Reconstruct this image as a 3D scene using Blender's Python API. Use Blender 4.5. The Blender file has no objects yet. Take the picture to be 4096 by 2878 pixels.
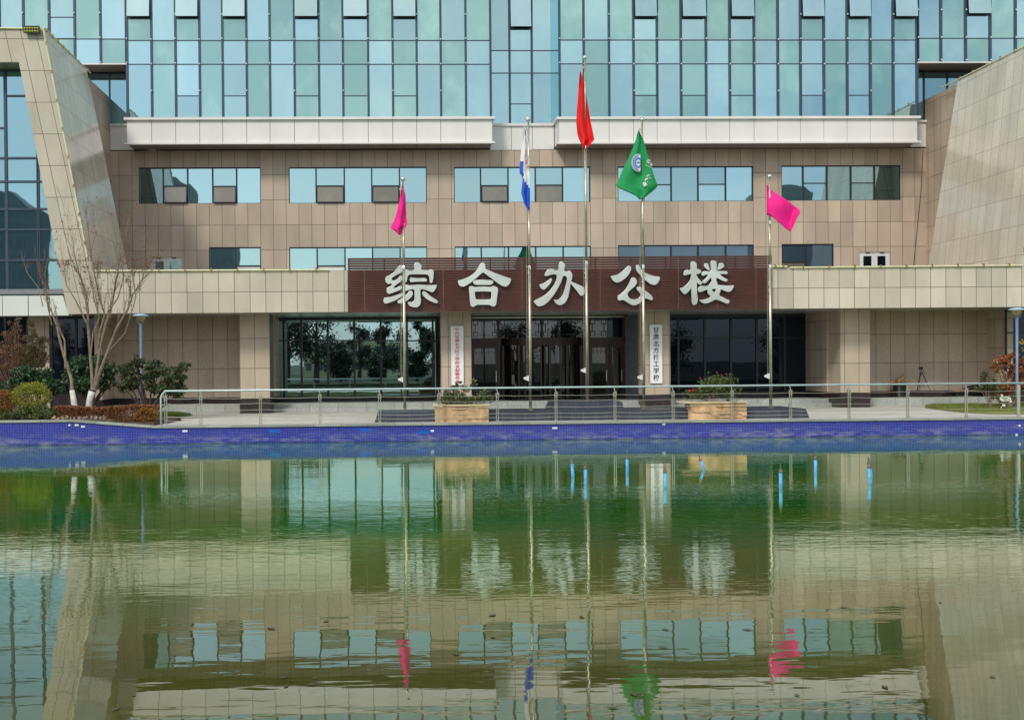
import bpy, math, random
from mathutils import Vector, Matrix
R = math.radians
random.seed(7)
sc = bpy.context.scene
COL = sc.collection

# ---------------------------------------------------------------- camera
FPX, PX, PY, CZ = 4200.0, 1687.0, 1494.0, 2.62
YAW, PITCH, ROLL = R(1.5), R(-0.6), R(-0.5)
cd = bpy.data.cameras.new('camera'); cam = bpy.data.objects.new('camera', cd); COL.objects.link(cam)
cd.sensor_fit = 'HORIZONTAL'; cd.sensor_width = 36.0; cd.lens = 36.0*FPX/4096.0
cd.shift_x = (2048-PX)/4096.0; cd.shift_y = (PY-1439)/4096.0
cd.clip_start = 0.1; cd.clip_end = 3000
ROT = Matrix.Rotation(-YAW, 3, 'Z') @ Matrix.Rotation(R(90)+PITCH, 3, 'X') @ Matrix.Rotation(ROLL, 3, 'Z')
CAM = Vector((0, 0, CZ))
cam.matrix_world = Matrix.Translation(CAM) @ ROT.to_4x4()
sc.camera = cam
# ---------------------------------------------------------------- sky, sun, exposure
SUN_AZ, SUN_EL = R(212), R(42)
w = bpy.data.worlds.new('World'); sc.world = w; w.use_nodes = True
nt = w.node_tree; nt.nodes.clear()
o_ = nt.nodes.new('ShaderNodeOutputWorld'); bg = nt.nodes.new('ShaderNodeBackground')
sk = nt.nodes.new('ShaderNodeTexSky'); sk.sky_type = 'NISHITA'; sk.sun_disc = False
sk.sun_elevation = SUN_EL; sk.sun_rotation = SUN_AZ; sk.air_density = 1.0; sk.dust_density = 1.5; sk.ozone_density = 2.0
tc = nt.nodes.new('ShaderNodeTexCoord'); mp = nt.nodes.new('ShaderNodeMapping'); mp.inputs['Scale'].default_value = (2.2, 2.2, 6.0)
ns = nt.nodes.new('ShaderNodeTexNoise'); ns.inputs['Scale'].default_value = 1.6; ns.inputs['Detail'].default_value = 7; ns.inputs['Roughness'].default_value = .55
cr = nt.nodes.new('ShaderNodeValToRGB'); cr.color_ramp.elements[0].position = .36; cr.color_ramp.elements[1].position = .68
cr.color_ramp.elements[0].color = (.25, .25, .25, 1); cr.color_ramp.elements[1].color = (.92, .92, .92, 1)
mx = nt.nodes.new('ShaderNodeMix'); mx.data_type = 'RGBA'; mx.inputs[7].default_value = (7.5, 7.7, 7.5, 1)
nt.links.new(tc.outputs['Generated'], mp.inputs[0]); nt.links.new(mp.outputs[0], ns.inputs[0])
nt.links.new(ns.outputs[0], cr.inputs[0]); nt.links.new(cr.outputs[0], mx.inputs[0])
nt.links.new(sk.outputs[0], mx.inputs[6]); nt.links.new(mx.outputs[2], bg.inputs[0])
bg.inputs[1].default_value = 0.11
nt.links.new(bg.outputs[0], o_.inputs[0])
sd = bpy.data.lights.new('sun', 'SUN'); sd.energy = 1.5; sd.angle = R(11); sd.color = (1, .94, .84)
so = bpy.data.objects.new('sun', sd); COL.objects.link(so)
sdir = Vector((math.sin(SUN_AZ)*math.cos(SUN_EL), math.cos(SUN_AZ)*math.cos(SUN_EL), math.sin(SUN_EL)))
so.rotation_euler = sdir.to_track_quat('Z', 'Y').to_euler()
so.location = (-20, -20, 40)
sc.view_settings.view_transform = 'Standard'; sc.view_settings.look = 'None'; sc.view_settings.gamma = 1; sc.view_settings.exposure = 0.36
sc.cycles.use_denoising = True; sc.cycles.max_bounces = 8; sc.cycles.transparent_max_bounces = 8
sc.cycles.caustics_reflective = False; sc.cycles.caustics_refractive = False

# ---------------------------------------------------------------- helpers
def ray(u, v):
    return ROT @ Vector(((u-PX)/FPX, -(v-PY)/FPX, -1.0))
def P(u, v, Y):
    d = ray(u, v); return CAM + d*(Y/d.y)
def G(u, v, z=0.0):
    d = ray(u, v); return CAM + d*((z-CZ)/d.z)
def X(u, v, Y): return P(u, v, Y).x
def Z(u, v, Y): return P(u, v, Y).z

def tag(o, label=None, cat=None, group=None, kind=None):
    if label: o['label'] = label
    if cat: o['category'] = cat
    if group: o['group'] = group
    if kind: o['kind'] = kind
    return o
def thing(name, label, cat, loc=(0, 0, 0), group=None, rz=0):
    o = bpy.data.objects.new(name, None); COL.objects.link(o); o.location = loc; o.rotation_euler = (0, 0, rz)
    o.empty_display_size = .2
    return tag(o, label, cat, group)
def top(o):
    while o.parent: o = o.parent
    return o
class MB:
    def __init__(s): s.v = []; s.f = []; s.m = []; s.mi = 0
    def add(s, vs, fs):
        b = len(s.v); s.v += [tuple(p) for p in vs]
        for f in fs: s.f.append(tuple(b+i for i in f)); s.m.append(s.mi)
        return s
    def box(s, x0, x1, y0, y1, z0, z1):
        if x0 > x1: x0, x1 = x1, x0
        if y0 > y1: y0, y1 = y1, y0
        if z0 > z1: z0, z1 = z1, z0
        return s.add([(x0,y0,z0),(x1,y0,z0),(x1,y1,z0),(x0,y1,z0),(x0,y0,z1),(x1,y0,z1),(x1,y1,z1),(x0,y1,z1)],
                     [(0,3,2,1),(4,5,6,7),(0,1,5,4),(1,2,6,5),(2,3,7,6),(3,0,4,7)])
    def prism(s, pts, y0, y1):           # polygon in XZ, counter-clockwise seen from the camera
        n = len(pts); vs = [(x, y0, z) for x, z in pts]+[(x, y1, z) for x, z in pts]
        return s.add(vs, [tuple(range(n)), tuple(range(2*n-1, n-1, -1))]+[(i, i+n, (i+1) % n+n, (i+1) % n) for i in range(n)])
    def slab(s, pts, z0, z1):            # polygon in XY
        n = len(pts); vs = [(x, y, z0) for x, y in pts]+[(x, y, z1) for x, y in pts]
        return s.add(vs, [tuple(range(n-1, -1, -1)), tuple(range(n, 2*n))]+[(i, (i+1) % n, (i+1) % n+n, i+n) for i in range(n)])
    def tube(s, pts, rad, n=8, cap=True):
        pts = [Vector(p) for p in pts]; m = len(pts)
        rs = rad if isinstance(rad, (list, tuple)) else [rad]*m
        t0 = (pts[1]-pts[0]).normalized(); a = Vector((0, 0, 1)) if abs(t0.z) < .9 else Vector((1, 0, 0))
        nx = t0.cross(a).normalized(); b = len(s.v)
        for i, p in enumerate(pts):
            t = (pts[min(i+1, m-1)]-pts[max(i-1, 0)]).normalized()
            nx = (nx-t*nx.dot(t)).normalized(); ny = t.cross(nx)
            for k in range(n):
                an = 2*math.pi*k/n; s.v.append(tuple(p+(nx*math.cos(an)+ny*math.sin(an))*rs[i]))
        for i in range(m-1):
            for k in range(n):
                s.f.append((b+i*n+k, b+i*n+(k+1) % n, b+(i+1)*n+(k+1) % n, b+(i+1)*n+k)); s.m.append(s.mi)
        if cap:
            s.f.append(tuple(b+k for k in range(n-1, -1, -1))); s.m.append(s.mi)
            s.f.append(tuple(b+(m-1)*n+k for k in range(n))); s.m.append(s.mi)
        return s
    def lathe(s, c, prof, n=20):
        b = len(s.v); c = Vector(c)
        for r, z in prof:
            for k in range(n):
                a = 2*math.pi*k/n; s.v.append((c.x+r*math.cos(a), c.y+r*math.sin(a), c.z+z))
        for i in range(len(prof)-1):
            for k in range(n):
                s.f.append((b+i*n+k, b+i*n+(k+1) % n, b+(i+1)*n+(k+1) % n, b+(i+1)*n+k)); s.m.append(s.mi)
        s.f.append(tuple(b+k for k in range(n-1, -1, -1))); s.m.append(s.mi)
        s.f.append(tuple(b+(len(prof)-1)*n+k for k in range(n))); s.m.append(s.mi)
        return s
    def ball(s, c, r, sq=1.0, n=14, m=8):
        pr = [(max(1e-4, r*math.sin(math.pi*i/m)), -r*sq*math.cos(math.pi*i/m)) for i in range(m+1)]
        return s.lathe(c, pr, n)
    def leaf(s, p, size, asp=.5, up=None):
        d = Vector((random.gauss(0, 1), random.gauss(0, 1), random.gauss(0, .8))).normalized()
        if up is not None: d = (d+Vector(up)).normalized()
        e = d.cross(Vector((random.gauss(0, 1), random.gauss(0, 1), random.gauss(0, 1)))).normalized()
        l = size*random.uniform(.7, 1.3); p = Vector(p)
        return s.add([p, p+d*l*.5+e*l*asp*.5, p+d*l, p+d*l*.5-e*l*asp*.5], [(0, 1, 2, 3)])
    def build(s, name, mat, parent=None, smooth=False, local=False, label=None):
        me = bpy.data.meshes.new(name)
        off = Vector((0, 0, 0))
        if parent is None and not local and s.v:
            xs = [p[0] for p in s.v]; ys = [p[1] for p in s.v]; zs = [p[2] for p in s.v]
            off = Vector(((min(xs)+max(xs))/2, (min(ys)+max(ys))/2, min(zs)))
        elif parent is not None and not local: off = top(parent).location.copy()
        me.from_pydata([(p[0]-off.x, p[1]-off.y, p[2]-off.z) for p in s.v], [], s.f)
        mats = mat if isinstance(mat, (list, tuple)) else [mat]
        for m in mats: me.materials.append(m)
        if len(mats) > 1: me.polygons.foreach_set('material_index', s.m)
        if smooth: me.polygons.foreach_set('use_smooth', [True]*len(me.polygons))
        me.update()
        o = bpy.data.objects.new(name, me); COL.objects.link(o)
        if parent is not None: o.parent = parent
        elif not local: o.location = off
        if label: o['label'] = label
        return o
def copy_tree(o, parent=None):
    c = o.copy(); COL.objects.link(c); c.parent = parent
    for ch in [k for k in COL.objects if k.parent == o]: copy_tree(ch, c)
    return c

# ---------------------------------------------------------------- materials
def newmat(name):
    m = bpy.data.materials.new(name); m.use_nodes = True; n = m.node_tree
    return m, n, n.nodes['Principled BSDF']
def mth(n, op, a, b=None, c=None):
    k = n.nodes.new('ShaderNodeMath'); k.operation = op
    for i, q in enumerate((a, b, c)):
        if q is None: continue
        if isinstance(q, (int, float)): k.inputs[i].default_value = q
        else: n.links.new(q, k.inputs[i])
    return k.outputs[0]
def mixc(n, f, a, b, mode='MIX'):
    k = n.nodes.new('ShaderNodeMix'); k.data_type = 'RGBA'; k.blend_type = mode
    for i, q in ((0, f), (6, a), (7, b)):
        if isinstance(q, (int, float)): k.inputs[i].default_value = q
        elif isinstance(q, (tuple, list)): k.inputs[i].default_value = (*q[:3], 1)
        else: n.links.new(q, k.inputs[i])
    return k.outputs[2]
def noise(n, scale, detail=4, vec=None, rough=.5, st=None):
    k = n.nodes.new('ShaderNodeTexNoise'); k.inputs['Scale'].default_value = scale; k.inputs['Detail'].default_value = detail; k.inputs['Roughness'].default_value = rough
    g = n.nodes.new('ShaderNodeNewGeometry').outputs['Position'] if vec is None else vec
    if st:
        mp = n.nodes.new('ShaderNodeMapping'); mp.inputs['Scale'].default_value = st; n.links.new(g, mp.inputs[0]); g = mp.outputs[0]
    n.links.new(g, k.inputs['Vector']); return k.outputs[0]
def ramp(n, f, lo, hi, a=0., b=1.):
    k = n.nodes.new('ShaderNodeMapRange'); k.clamp = True
    n.links.new(f, k.inputs[0])
    for i, q in zip((1, 2, 3, 4), (lo, hi, a, b)): k.inputs[i].default_value = q
    return k.outputs[0]
def bump(n, bs, h, st=.3, dist=.01):
    k = n.nodes.new('ShaderNodeBump'); k.inputs['Strength'].default_value = st; k.inputs['Distance'].default_value = dist
    n.links.new(h, k.inputs['Height']); n.links.new(k.outputs[0], bs.inputs['Normal']); return k
def simple(name, col, rough=.6, metal=0., var=.12, sc_=3., spec=None, bmp=0):
    m, n, b = newmat(name)
    f = noise(n, sc_, 5); f2 = ramp(n, f, .3, .7, 1-var, 1+var)
    c = mixc(n, 1.0, (*col, 1), (1, 1, 1), 'MULTIPLY')
    vm = n.nodes.new('ShaderNodeVectorMath'); vm.operation = 'SCALE'; vm.inputs[0].default_value = col; n.links.new(f2, vm.inputs['Scale'])
    n.links.new(vm.outputs[0], b.inputs['Base Color'])
    b.inputs['Roughness'].default_value = rough; b.inputs['Metallic'].default_value = metal
    if spec is not None: b.inputs['Specular IOR Level'].default_value = spec
    if bmp: bump(n, b, noise(n, sc_*12, 4), bmp, .01)
    return m
def tiles(name, col, pu, pv, ou=0., ov=0., axis='x', shear=0., wd=.022, line=(.13, .11, .09), rough=.45, var=.12, speck=.25, stain=.15, half=False):
    m, n, b = newmat(name)
    g = n.nodes.new('ShaderNodeNewGeometry').outputs['Position']
    sp = n.nodes.new('ShaderNodeSeparateXYZ'); n.links.new(g, sp.inputs[0])
    uu = sp.outputs[0 if axis == 'x' else 1]
    if shear: uu = mth(n, 'MULTIPLY_ADD', sp.outputs[2], shear, uu)
    su = mth(n, 'DIVIDE', mth(n, 'SUBTRACT', uu, ou), pu); svv = mth(n, 'DIVIDE', mth(n, 'SUBTRACT', sp.outputs[2], ov), pv)
    fu = mth(n, 'FRACT', su); fv = mth(n, 'FRACT', svv)
    lu = mth(n, 'LESS_THAN', fu, wd/pu); lv = mth(n, 'LESS_THAN', fv, wd/pv); ln = mth(n, 'MAXIMUM', lu, lv)
    cb = n.nodes.new('ShaderNodeCombineXYZ'); n.links.new(mth(n, 'FLOOR', su), cb.inputs[0]); n.links.new(mth(n, 'FLOOR', svv), cb.inputs[1])
    wn = n.nodes.new('ShaderNodeTexWhiteNoise'); n.links.new(cb.outputs[0], wn.inputs[0])
    tv = ramp(n, wn.outputs['Value'], 0, 1, 1-var, 1+var)
    spk = ramp(n, noise(n, 38, 3, rough=.8), .35, .65, 1-speck, 1+speck)
    lowf = ramp(n, noise(n, .9, 4, st=(1, 1, .35)), .35, .7, 1+stain*.4, 1-stain)
    f = mth(n, 'MULTIPLY', mth(n, 'MULTIPLY', tv, spk), lowf)
    vm = n.nodes.new('ShaderNodeVectorMath'); vm.operation = 'SCALE'; vm.inputs[0].default_value = col; n.links.new(f, vm.inputs['Scale'])
    drip = ramp(n, noise(n, 2.2, 6, st=(3.2, 3.2, .5), rough=.7), .66, .8, 0, .35)
    c1 = mixc(n, drip, vm.outputs[0], tuple(min(1, q*1.45) for q in col))
    c = mixc(n, ln, c1, line)
    n.links.new(c, b.inputs['Base Color']); b.inputs['Roughness'].default_value = rough
    b.inputs['Specular IOR Level'].default_value = .9 if rough < .3 else .35
    bump(n, b, mth(n, 'SUBTRACT', 1., ln), .5, .008)
    return m
def glass(name, base, tint, fac, rough=.015, warp=.10, wsc=1.1, base2=None, emi=0):
    m, n, b = newmat(name); n.nodes.remove(b)
    out = n.nodes['Material Output']
    d = n.nodes.new('ShaderNodeBsdfDiffuse'); gl = n.nodes.new('ShaderNodeBsdfGlossy'); ms = n.nodes.new('ShaderNodeMixShader')
    oi = n.nodes.new('ShaderNodeObjectInfo')
    f = ramp(n, noise(n, .55, 5, st=(1, 1, .7), rough=.6), .48, .74) if base2 else ramp(n, noise(n, .9, 3, st=(1, 1, .5)), .3, .7)
    n.links.new(mixc(n, f, base, base2 or tuple(q*1.5 for q in base)), d.inputs[0])
    vr = ramp(n, oi.outputs['Random'], 0, 1, .80, 1.08)
    vm = n.nodes.new('ShaderNodeVectorMath'); vm.operation = 'SCALE'; vm.inputs[0].default_value = tint; n.links.new(vr, vm.inputs['Scale'])
    n.links.new(vm.outputs[0], gl.inputs[0]); gl.inputs['Roughness'].default_value = rough
    lw = n.nodes.new('ShaderNodeFresnel'); lw.inputs[0].default_value = 1.5
    fc = mth(n, 'MINIMUM', mth(n, 'ADD', lw.outputs[0], fac-.04), 1.0)
    n.links.new(fc, ms.inputs[0]); n.links.new(d.outputs[0], ms.inputs[1]); n.links.new(gl.outputs[0], ms.inputs[2])
    # each pane is a sheet of its own, slightly bowed: offset the warp per object
    g = n.nodes.new('ShaderNodeNewGeometry').outputs['Position']
    va = n.nodes.new('ShaderNodeVectorMath'); va.operation = 'ADD'; n.links.new(g, va.inputs[0])
    cm = n.nodes.new('ShaderNodeCombineXYZ'); n.links.new(mth(n, 'MULTIPLY', oi.outputs['Random'], 60.), cm.inputs[0]); n.links.new(cm.outputs[0], va.inputs[1])
    bp = n.nodes.new('ShaderNodeBump'); bp.inputs['Strength'].default_value = 1; bp.inputs['Distance'].default_value = warp*.1
    n.links.new(noise(n, wsc, 2, vec=va.outputs[0]), bp.inputs['Height']); n.links.new(bp.outputs[0], gl.inputs['Normal'])
    n.links.new(ms.outputs[0], out.inputs[0]); return m
def leafmat(name, cols, rough=.55):
    m, n, b = newmat(name)
    g = n.nodes.new('ShaderNodeNewGeometry')
    k = n.nodes.new('ShaderNodeValToRGB'); el = k.color_ramp.elements
    for i, c in enumerate(cols):
        e = el[i] if i < 2 else el.new(.5)
        e.position = i/(len(cols)-1); e.color = (*c, 1)
    n.links.new(mth(n, 'ADD', mth(n, 'MULTIPLY', g.outputs['Random Per Island'], .7), mth(n, 'MULTIPLY', noise(n, 1.6, 2), .35)), k.inputs[0])
    n.links.new(k.outputs[0], b.inputs['Base Color']); b.inputs['Roughness'].default_value = rough
    return m

HP = .59                                   # plaza level above the water
Y1, YF, YC, YG, YB, YW, YX = 35.0, 42.0, 43.5, 47.0, 45.3, 53.0, 51.75
ZFT, ZFB = Z(600, 1086, YF), Z(600, 1253.6, YF)
ZP = .93
STONE = (.61, .565, .46); STONEB = (.53, .43, .335)
M = {}
M['fascia'] = tiles('stone_fascia', STONE, .624, .835, X(303.6, 1150, YF), Z(600, 1171, YF))
M['wall'] = tiles('stone_wall', STONEB, .64, 1.255, X(1093, 900, YW), Z(600, 903, YW), var=.12)
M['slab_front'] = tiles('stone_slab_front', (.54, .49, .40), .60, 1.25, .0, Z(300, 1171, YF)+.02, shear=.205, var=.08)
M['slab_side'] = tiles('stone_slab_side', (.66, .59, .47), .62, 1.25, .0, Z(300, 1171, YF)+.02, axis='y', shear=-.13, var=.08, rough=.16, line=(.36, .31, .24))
M['side'] = tiles('stone_side', STONEB, .62, 1.25, .1, Z(300, 1171, YF)+.02, axis='y', var=.08)
M['column'] = tiles('stone_column', (.54, .45, .345), .615, 1.245, X(958, 1400, YC), Z(1000, 1353.5, YC), var=.06)
M['back'] = tiles('stone_back_wall', STONEB, .64, 1.245, X(550, 1400, YB), Z(700, 1361, YB), var=.07)
M['granite'] = simple('dark_red_granite', (.035, .024, .026), .25, var=.4, sc_=6)
M['granite_grey'] = tiles('flamed_grey_granite', (.42, .45, .42), 1.2, 5., 0, -2, var=.1, speck=.35, line=(.2, .2, .19), rough=.75)
M['black'] = tiles('dark_slate_cladding', (.050, .058, .078), .40, 2., .1, -1.99, wd=.012, line=(.14, .14, .14), var=.15, rough=.4)
M['panel'] = simple('white_aluminium_panel', (.80, .785, .76), .45, 0, .05, .8)
M['panel_shade'] = simple('grey_aluminium_panel', (.42, .40, .46), .45, 0, .05, .8)
M['white_stone'] = simple('white_band_panel', (.72, .76, .70), .5, 0, .06, 1.)
M['soffit'] = simple('soffit_panel', (.45, .47, .44), .25, .3, .06, 1.)
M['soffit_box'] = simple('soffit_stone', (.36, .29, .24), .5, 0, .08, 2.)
M['mullion'] = simple('blue_grey_mullion', (.045, .070, .115), .4, .2, .1)
M['frame'] = simple('black_frame', (.018, .022, .028), .35, .2, .1)
M['brown'] = simple('dark_brown_door_frame', (.030, .010, .009), .35, .1, .15)
M['white'] = simple('white_paint', (.75, .76, .74), .5, 0, .05)
M['steel'] = simple('brushed_steel', (.55, .53, .45), .32, .85, .12, 9)
M['pole'] = simple('pole_steel', (.50, .46, .34), .34, .75, .2, 5)
M['ball'] = simple('polished_steel', (.75, .75, .72), .12, 1., .05)
M['rail'] = simple('pale_blue_rail_paint', (.52, .66, .68), .35, .1, .12, 3)
M['lamp'] = simple('blue_lamp_paint', (.16, .24, .38), .4, .1, .08)
M['lamp_cap'] = simple('pale_blue_lamp_cap', (.42, .58, .75), .4, .1, .06)
M['lamp_glass'] = simple('yellowed_lamp_glass', (.55, .42, .16), .35, 0, .12, 8)
M['led'] = simple('yellowed_light_tube', (.72, .70, .45), .35, 0, .1, 5)
M['brass'] = simple('brass_clip', (.35, .25, .08), .4, .8, .2)
M['gblue'] = glass('glass_blue', (.06, .13, .14), (.50, .75, .78), .78, .02, .10, .55, (.36, .47, .46))
M['ggreen'] = glass('glass_green', (.08, .18, .16), (.55, .86, .82), .52, .05, .09, .6, (.34, .54, .46))
M['gwin'] = glass('glass_window', (.02, .05, .06), (.55, .82, .86), .70, .01, .045, .5)
M['gwing'] = glass('glass_wing', (.012, .035, .045), (.42, .70, .78), .60, .01, .04, .5)
M['gdark'] = glass('glass_ground_floor', (.003, .007, .008), (.62, .90, .95), .58, .008, .014, .5)
M['gdoor'] = glass('glass_door', (.005, .006, .006), (.7, .78, .85), .12, .01, .016, .5)
M['gblack'] = glass('glass_shaded', (.003, .006, .010), (.5, .65, .9), .055, .01, .016, .5)
M['gdim'] = glass('glass_curtained', (.03, .05, .07), (.5, .68, .85), .20, .01, .016, .5)
M['sash'] = glass('sash_glass', (.15, .135, .10), (.75, .78, .72), .16, .06, .03, .8, (.24, .21, .16))
M['frost'] = glass('glass_sash', (.22, .36, .36), (.80, 1., 1.), .50, .03, .03, .8)
M['slat'] = simple('brown_red_slat', (.086, .027, .018), .38, .15, .15, 2.)
M['letter'] = simple('brushed_letter_steel', (.66, .70, .66), .30, .45, .14, 1.6)
M['red'] = simple('red_cloth', (.80, .004, .008), .7, 0, .05)
M['pink'] = simple('magenta_cloth', (.95, .006, .28), .7, 0, .05)
M['green'] = simple('green_cloth', (.005, .30, .09), .7, 0, .05)
M['flagwhite'] = simple('white_cloth', (.80, .80, .82), .7, 0, .04)
M['flagblue'] = simple('blue_cloth', (.02, .10, .60), .7, 0, .06)
M['emblem'] = simple('emblem_print', (.10, .22, .62), .6, 0, .1)
M['redpaint'] = simple('red_lettering', (.60, .01, .02), .5, 0, .04)
M['blackpaint'] = simple('black_lettering', (.01, .01, .012), .5, 0, .04)
M['plaque'] = simple('plaque_white', (.86, .89, .88), .45, 0, .03)
M['bark'] = simple('grey_bark', (.23, .17, .12), .85, 0, .35, 8, bmp=.5)
M['twig'] = simple('pale_twig', (.27, .18, .135), .85, 0, .3, 9)
M['darkbark'] = simple('dark_bark', (.09, .06, .05), .9, 0, .3, 8, bmp=.5)
M['lime'] = simple('lime_wash', (.68, .68, .63), .85, 0, .22, 7, bmp=.4)
M['plastic'] = simple('black_rubber', (.008, .009, .010), .35, 0, .3)
M['wood'] = simple('scrap_wood', (.36, .17, .07), .7, 0, .35, 5)
M['pipe'] = simple('blue_plastic_pipe', (.10, .42, .75), .4, 0, .3, 14)
M['rust'] = simple('grey_nozzle', (.18, .15, .12), .6, .4, .4, 12)
M['rock'] = simple('rough_kerb_stone', (.28, .22, .16), .9, 0, .4, 6, bmp=.6)
M['coping'] = tiles('coping_stone', (.36, .39, .35), .9, 5., 0, -2, var=.15, speck=.2, line=(.2, .21, .19), rough=.7)
M['soil'] = simple('garden_soil', (.09, .065, .04), .95, 0, .4, 4, bmp=.5)
M['dwin'] = simple('distant_window', (.13, .15, .17), .3)
M['cream'] = simple('cream_render', (.62, .60, .38), .8, 0, .06)
M['concrete'] = simple('grey_concrete', (.20, .21, .23), .8, 0, .1)

# paving
def paving():
    m, n, b = newmat('pale_stone_paving')
    br = n.nodes.new('ShaderNodeTexBrick'); g = n.nodes.new('ShaderNodeNewGeometry'); n.links.new(g.outputs['Position'], br.inputs['Vector'])
    br.inputs['Color1'].default_value = (.60, .59, .52, 1); br.inputs['Color2'].default_value = (.66, .64, .56, 1); br.inputs['Mortar'].default_value = (.36, .35, .31, 1)
    br.inputs['Scale'].default_value = 1; br.inputs['Mortar Size'].default_value = .006; br.inputs['Brick Width'].default_value = .9; br.inputs['Row Height'].default_value = .6
    f = ramp(n, noise(n, .8, 6, rough=.65), .3, .72, 1.08, .70)
    vm = n.nodes.new('ShaderNodeVectorMath'); vm.operation = 'SCALE'; n.links.new(br.outputs[0], vm.inputs[0]); n.links.new(f, vm.inputs['Scale'])
    n.links.new(vm.outputs[0], b.inputs['Base Color']); b.inputs['Roughness'].default_value = .75
    return m
M['paving'] = paving()
def mosaic():
    m, n, b = newmat('blue_mosaic')
    g = n.nodes.new('ShaderNodeNewGeometry').outputs['Position']
    sp = n.nodes.new('ShaderNodeSeparateXYZ'); n.links.new(g, sp.inputs[0])
    pt = .0545
    su = mth(n, 'DIVIDE', sp.outputs[0], pt); sv = mth(n, 'DIVIDE', sp.outputs[2], pt)
    ln = mth(n, 'MAXIMUM', mth(n, 'LESS_THAN', mth(n, 'FRACT', su), .13), mth(n, 'LESS_THAN', mth(n, 'FRACT', sv), .13))
    cb = n.nodes.new('ShaderNodeCombineXYZ'); n.links.new(mth(n, 'FLOOR', su), cb.inputs[0]); n.links.new(mth(n, 'FLOOR', sv), cb.inputs[1])
    wn = n.nodes.new('ShaderNodeTexWhiteNoise'); n.links.new(cb.outputs[0], wn.inputs[0])
    k = n.nodes.new('ShaderNodeValToRGB'); e = k.color_ramp.elements
    e[0].color = (.006, .009, .24, 1); e[1].color = (.011, .028, .48, 1)
    n.links.new(wn.outputs['Value'], k.inputs[0])
    c = mixc(n, ln, k.outputs[0], (.18, .19, .40))
    # lime bloom in patches towards the waterline, missing tiles with pale bed
    zb = ramp(n, sp.outputs[2], .10, .42, 1, 0)
    st = mth(n, 'MULTIPLY', ramp(n, noise(n, 2.3, 6, st=(.8, 1, 3.5), rough=.7), .45, .66), zb)
    c2 = mixc(n, mth(n, 'MULTIPLY', st, .8), c, (.30, .32, .40))
    cl = n.nodes.new('ShaderNodeCombineXYZ'); n.links.new(mth(n, 'FLOOR', mth(n, 'DIVIDE', su, 7.)), cl.inputs[0]); n.links.new(mth(n, 'FLOOR', mth(n, 'DIVIDE', sv, 1.6)), cl.inputs[1])
    w2 = n.nodes.new('ShaderNodeTexWhiteNoise'); n.links.new(cl.outputs[0], w2.inputs[0])
    band = mth(n, 'MULTIPLY', mth(n, 'GREATER_THAN', sp.outputs[2], .24), mth(n, 'LESS_THAN', sp.outputs[2], .46))
    pt1 = mth(n, 'MULTIPLY', mth(n, 'GREATER_THAN', w2.outputs['Value'], .955), band)
    c3 = mixc(n, pt1, c2, (.015, .13, .62))
    wet = ramp(n, sp.outputs[2], .0, .05, .45, 1.)
    vm = n.nodes.new('ShaderNodeVectorMath'); vm.operation = 'SCALE'; n.links.new(c3, vm.inputs[0]); n.links.new(wet, vm.inputs['Scale'])
    n.links.new(vm.outputs[0], b.inputs['Base Color']); b.inputs['Roughness'].default_value = .22
    return m
M['mosaic'] = mosaic()
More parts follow.
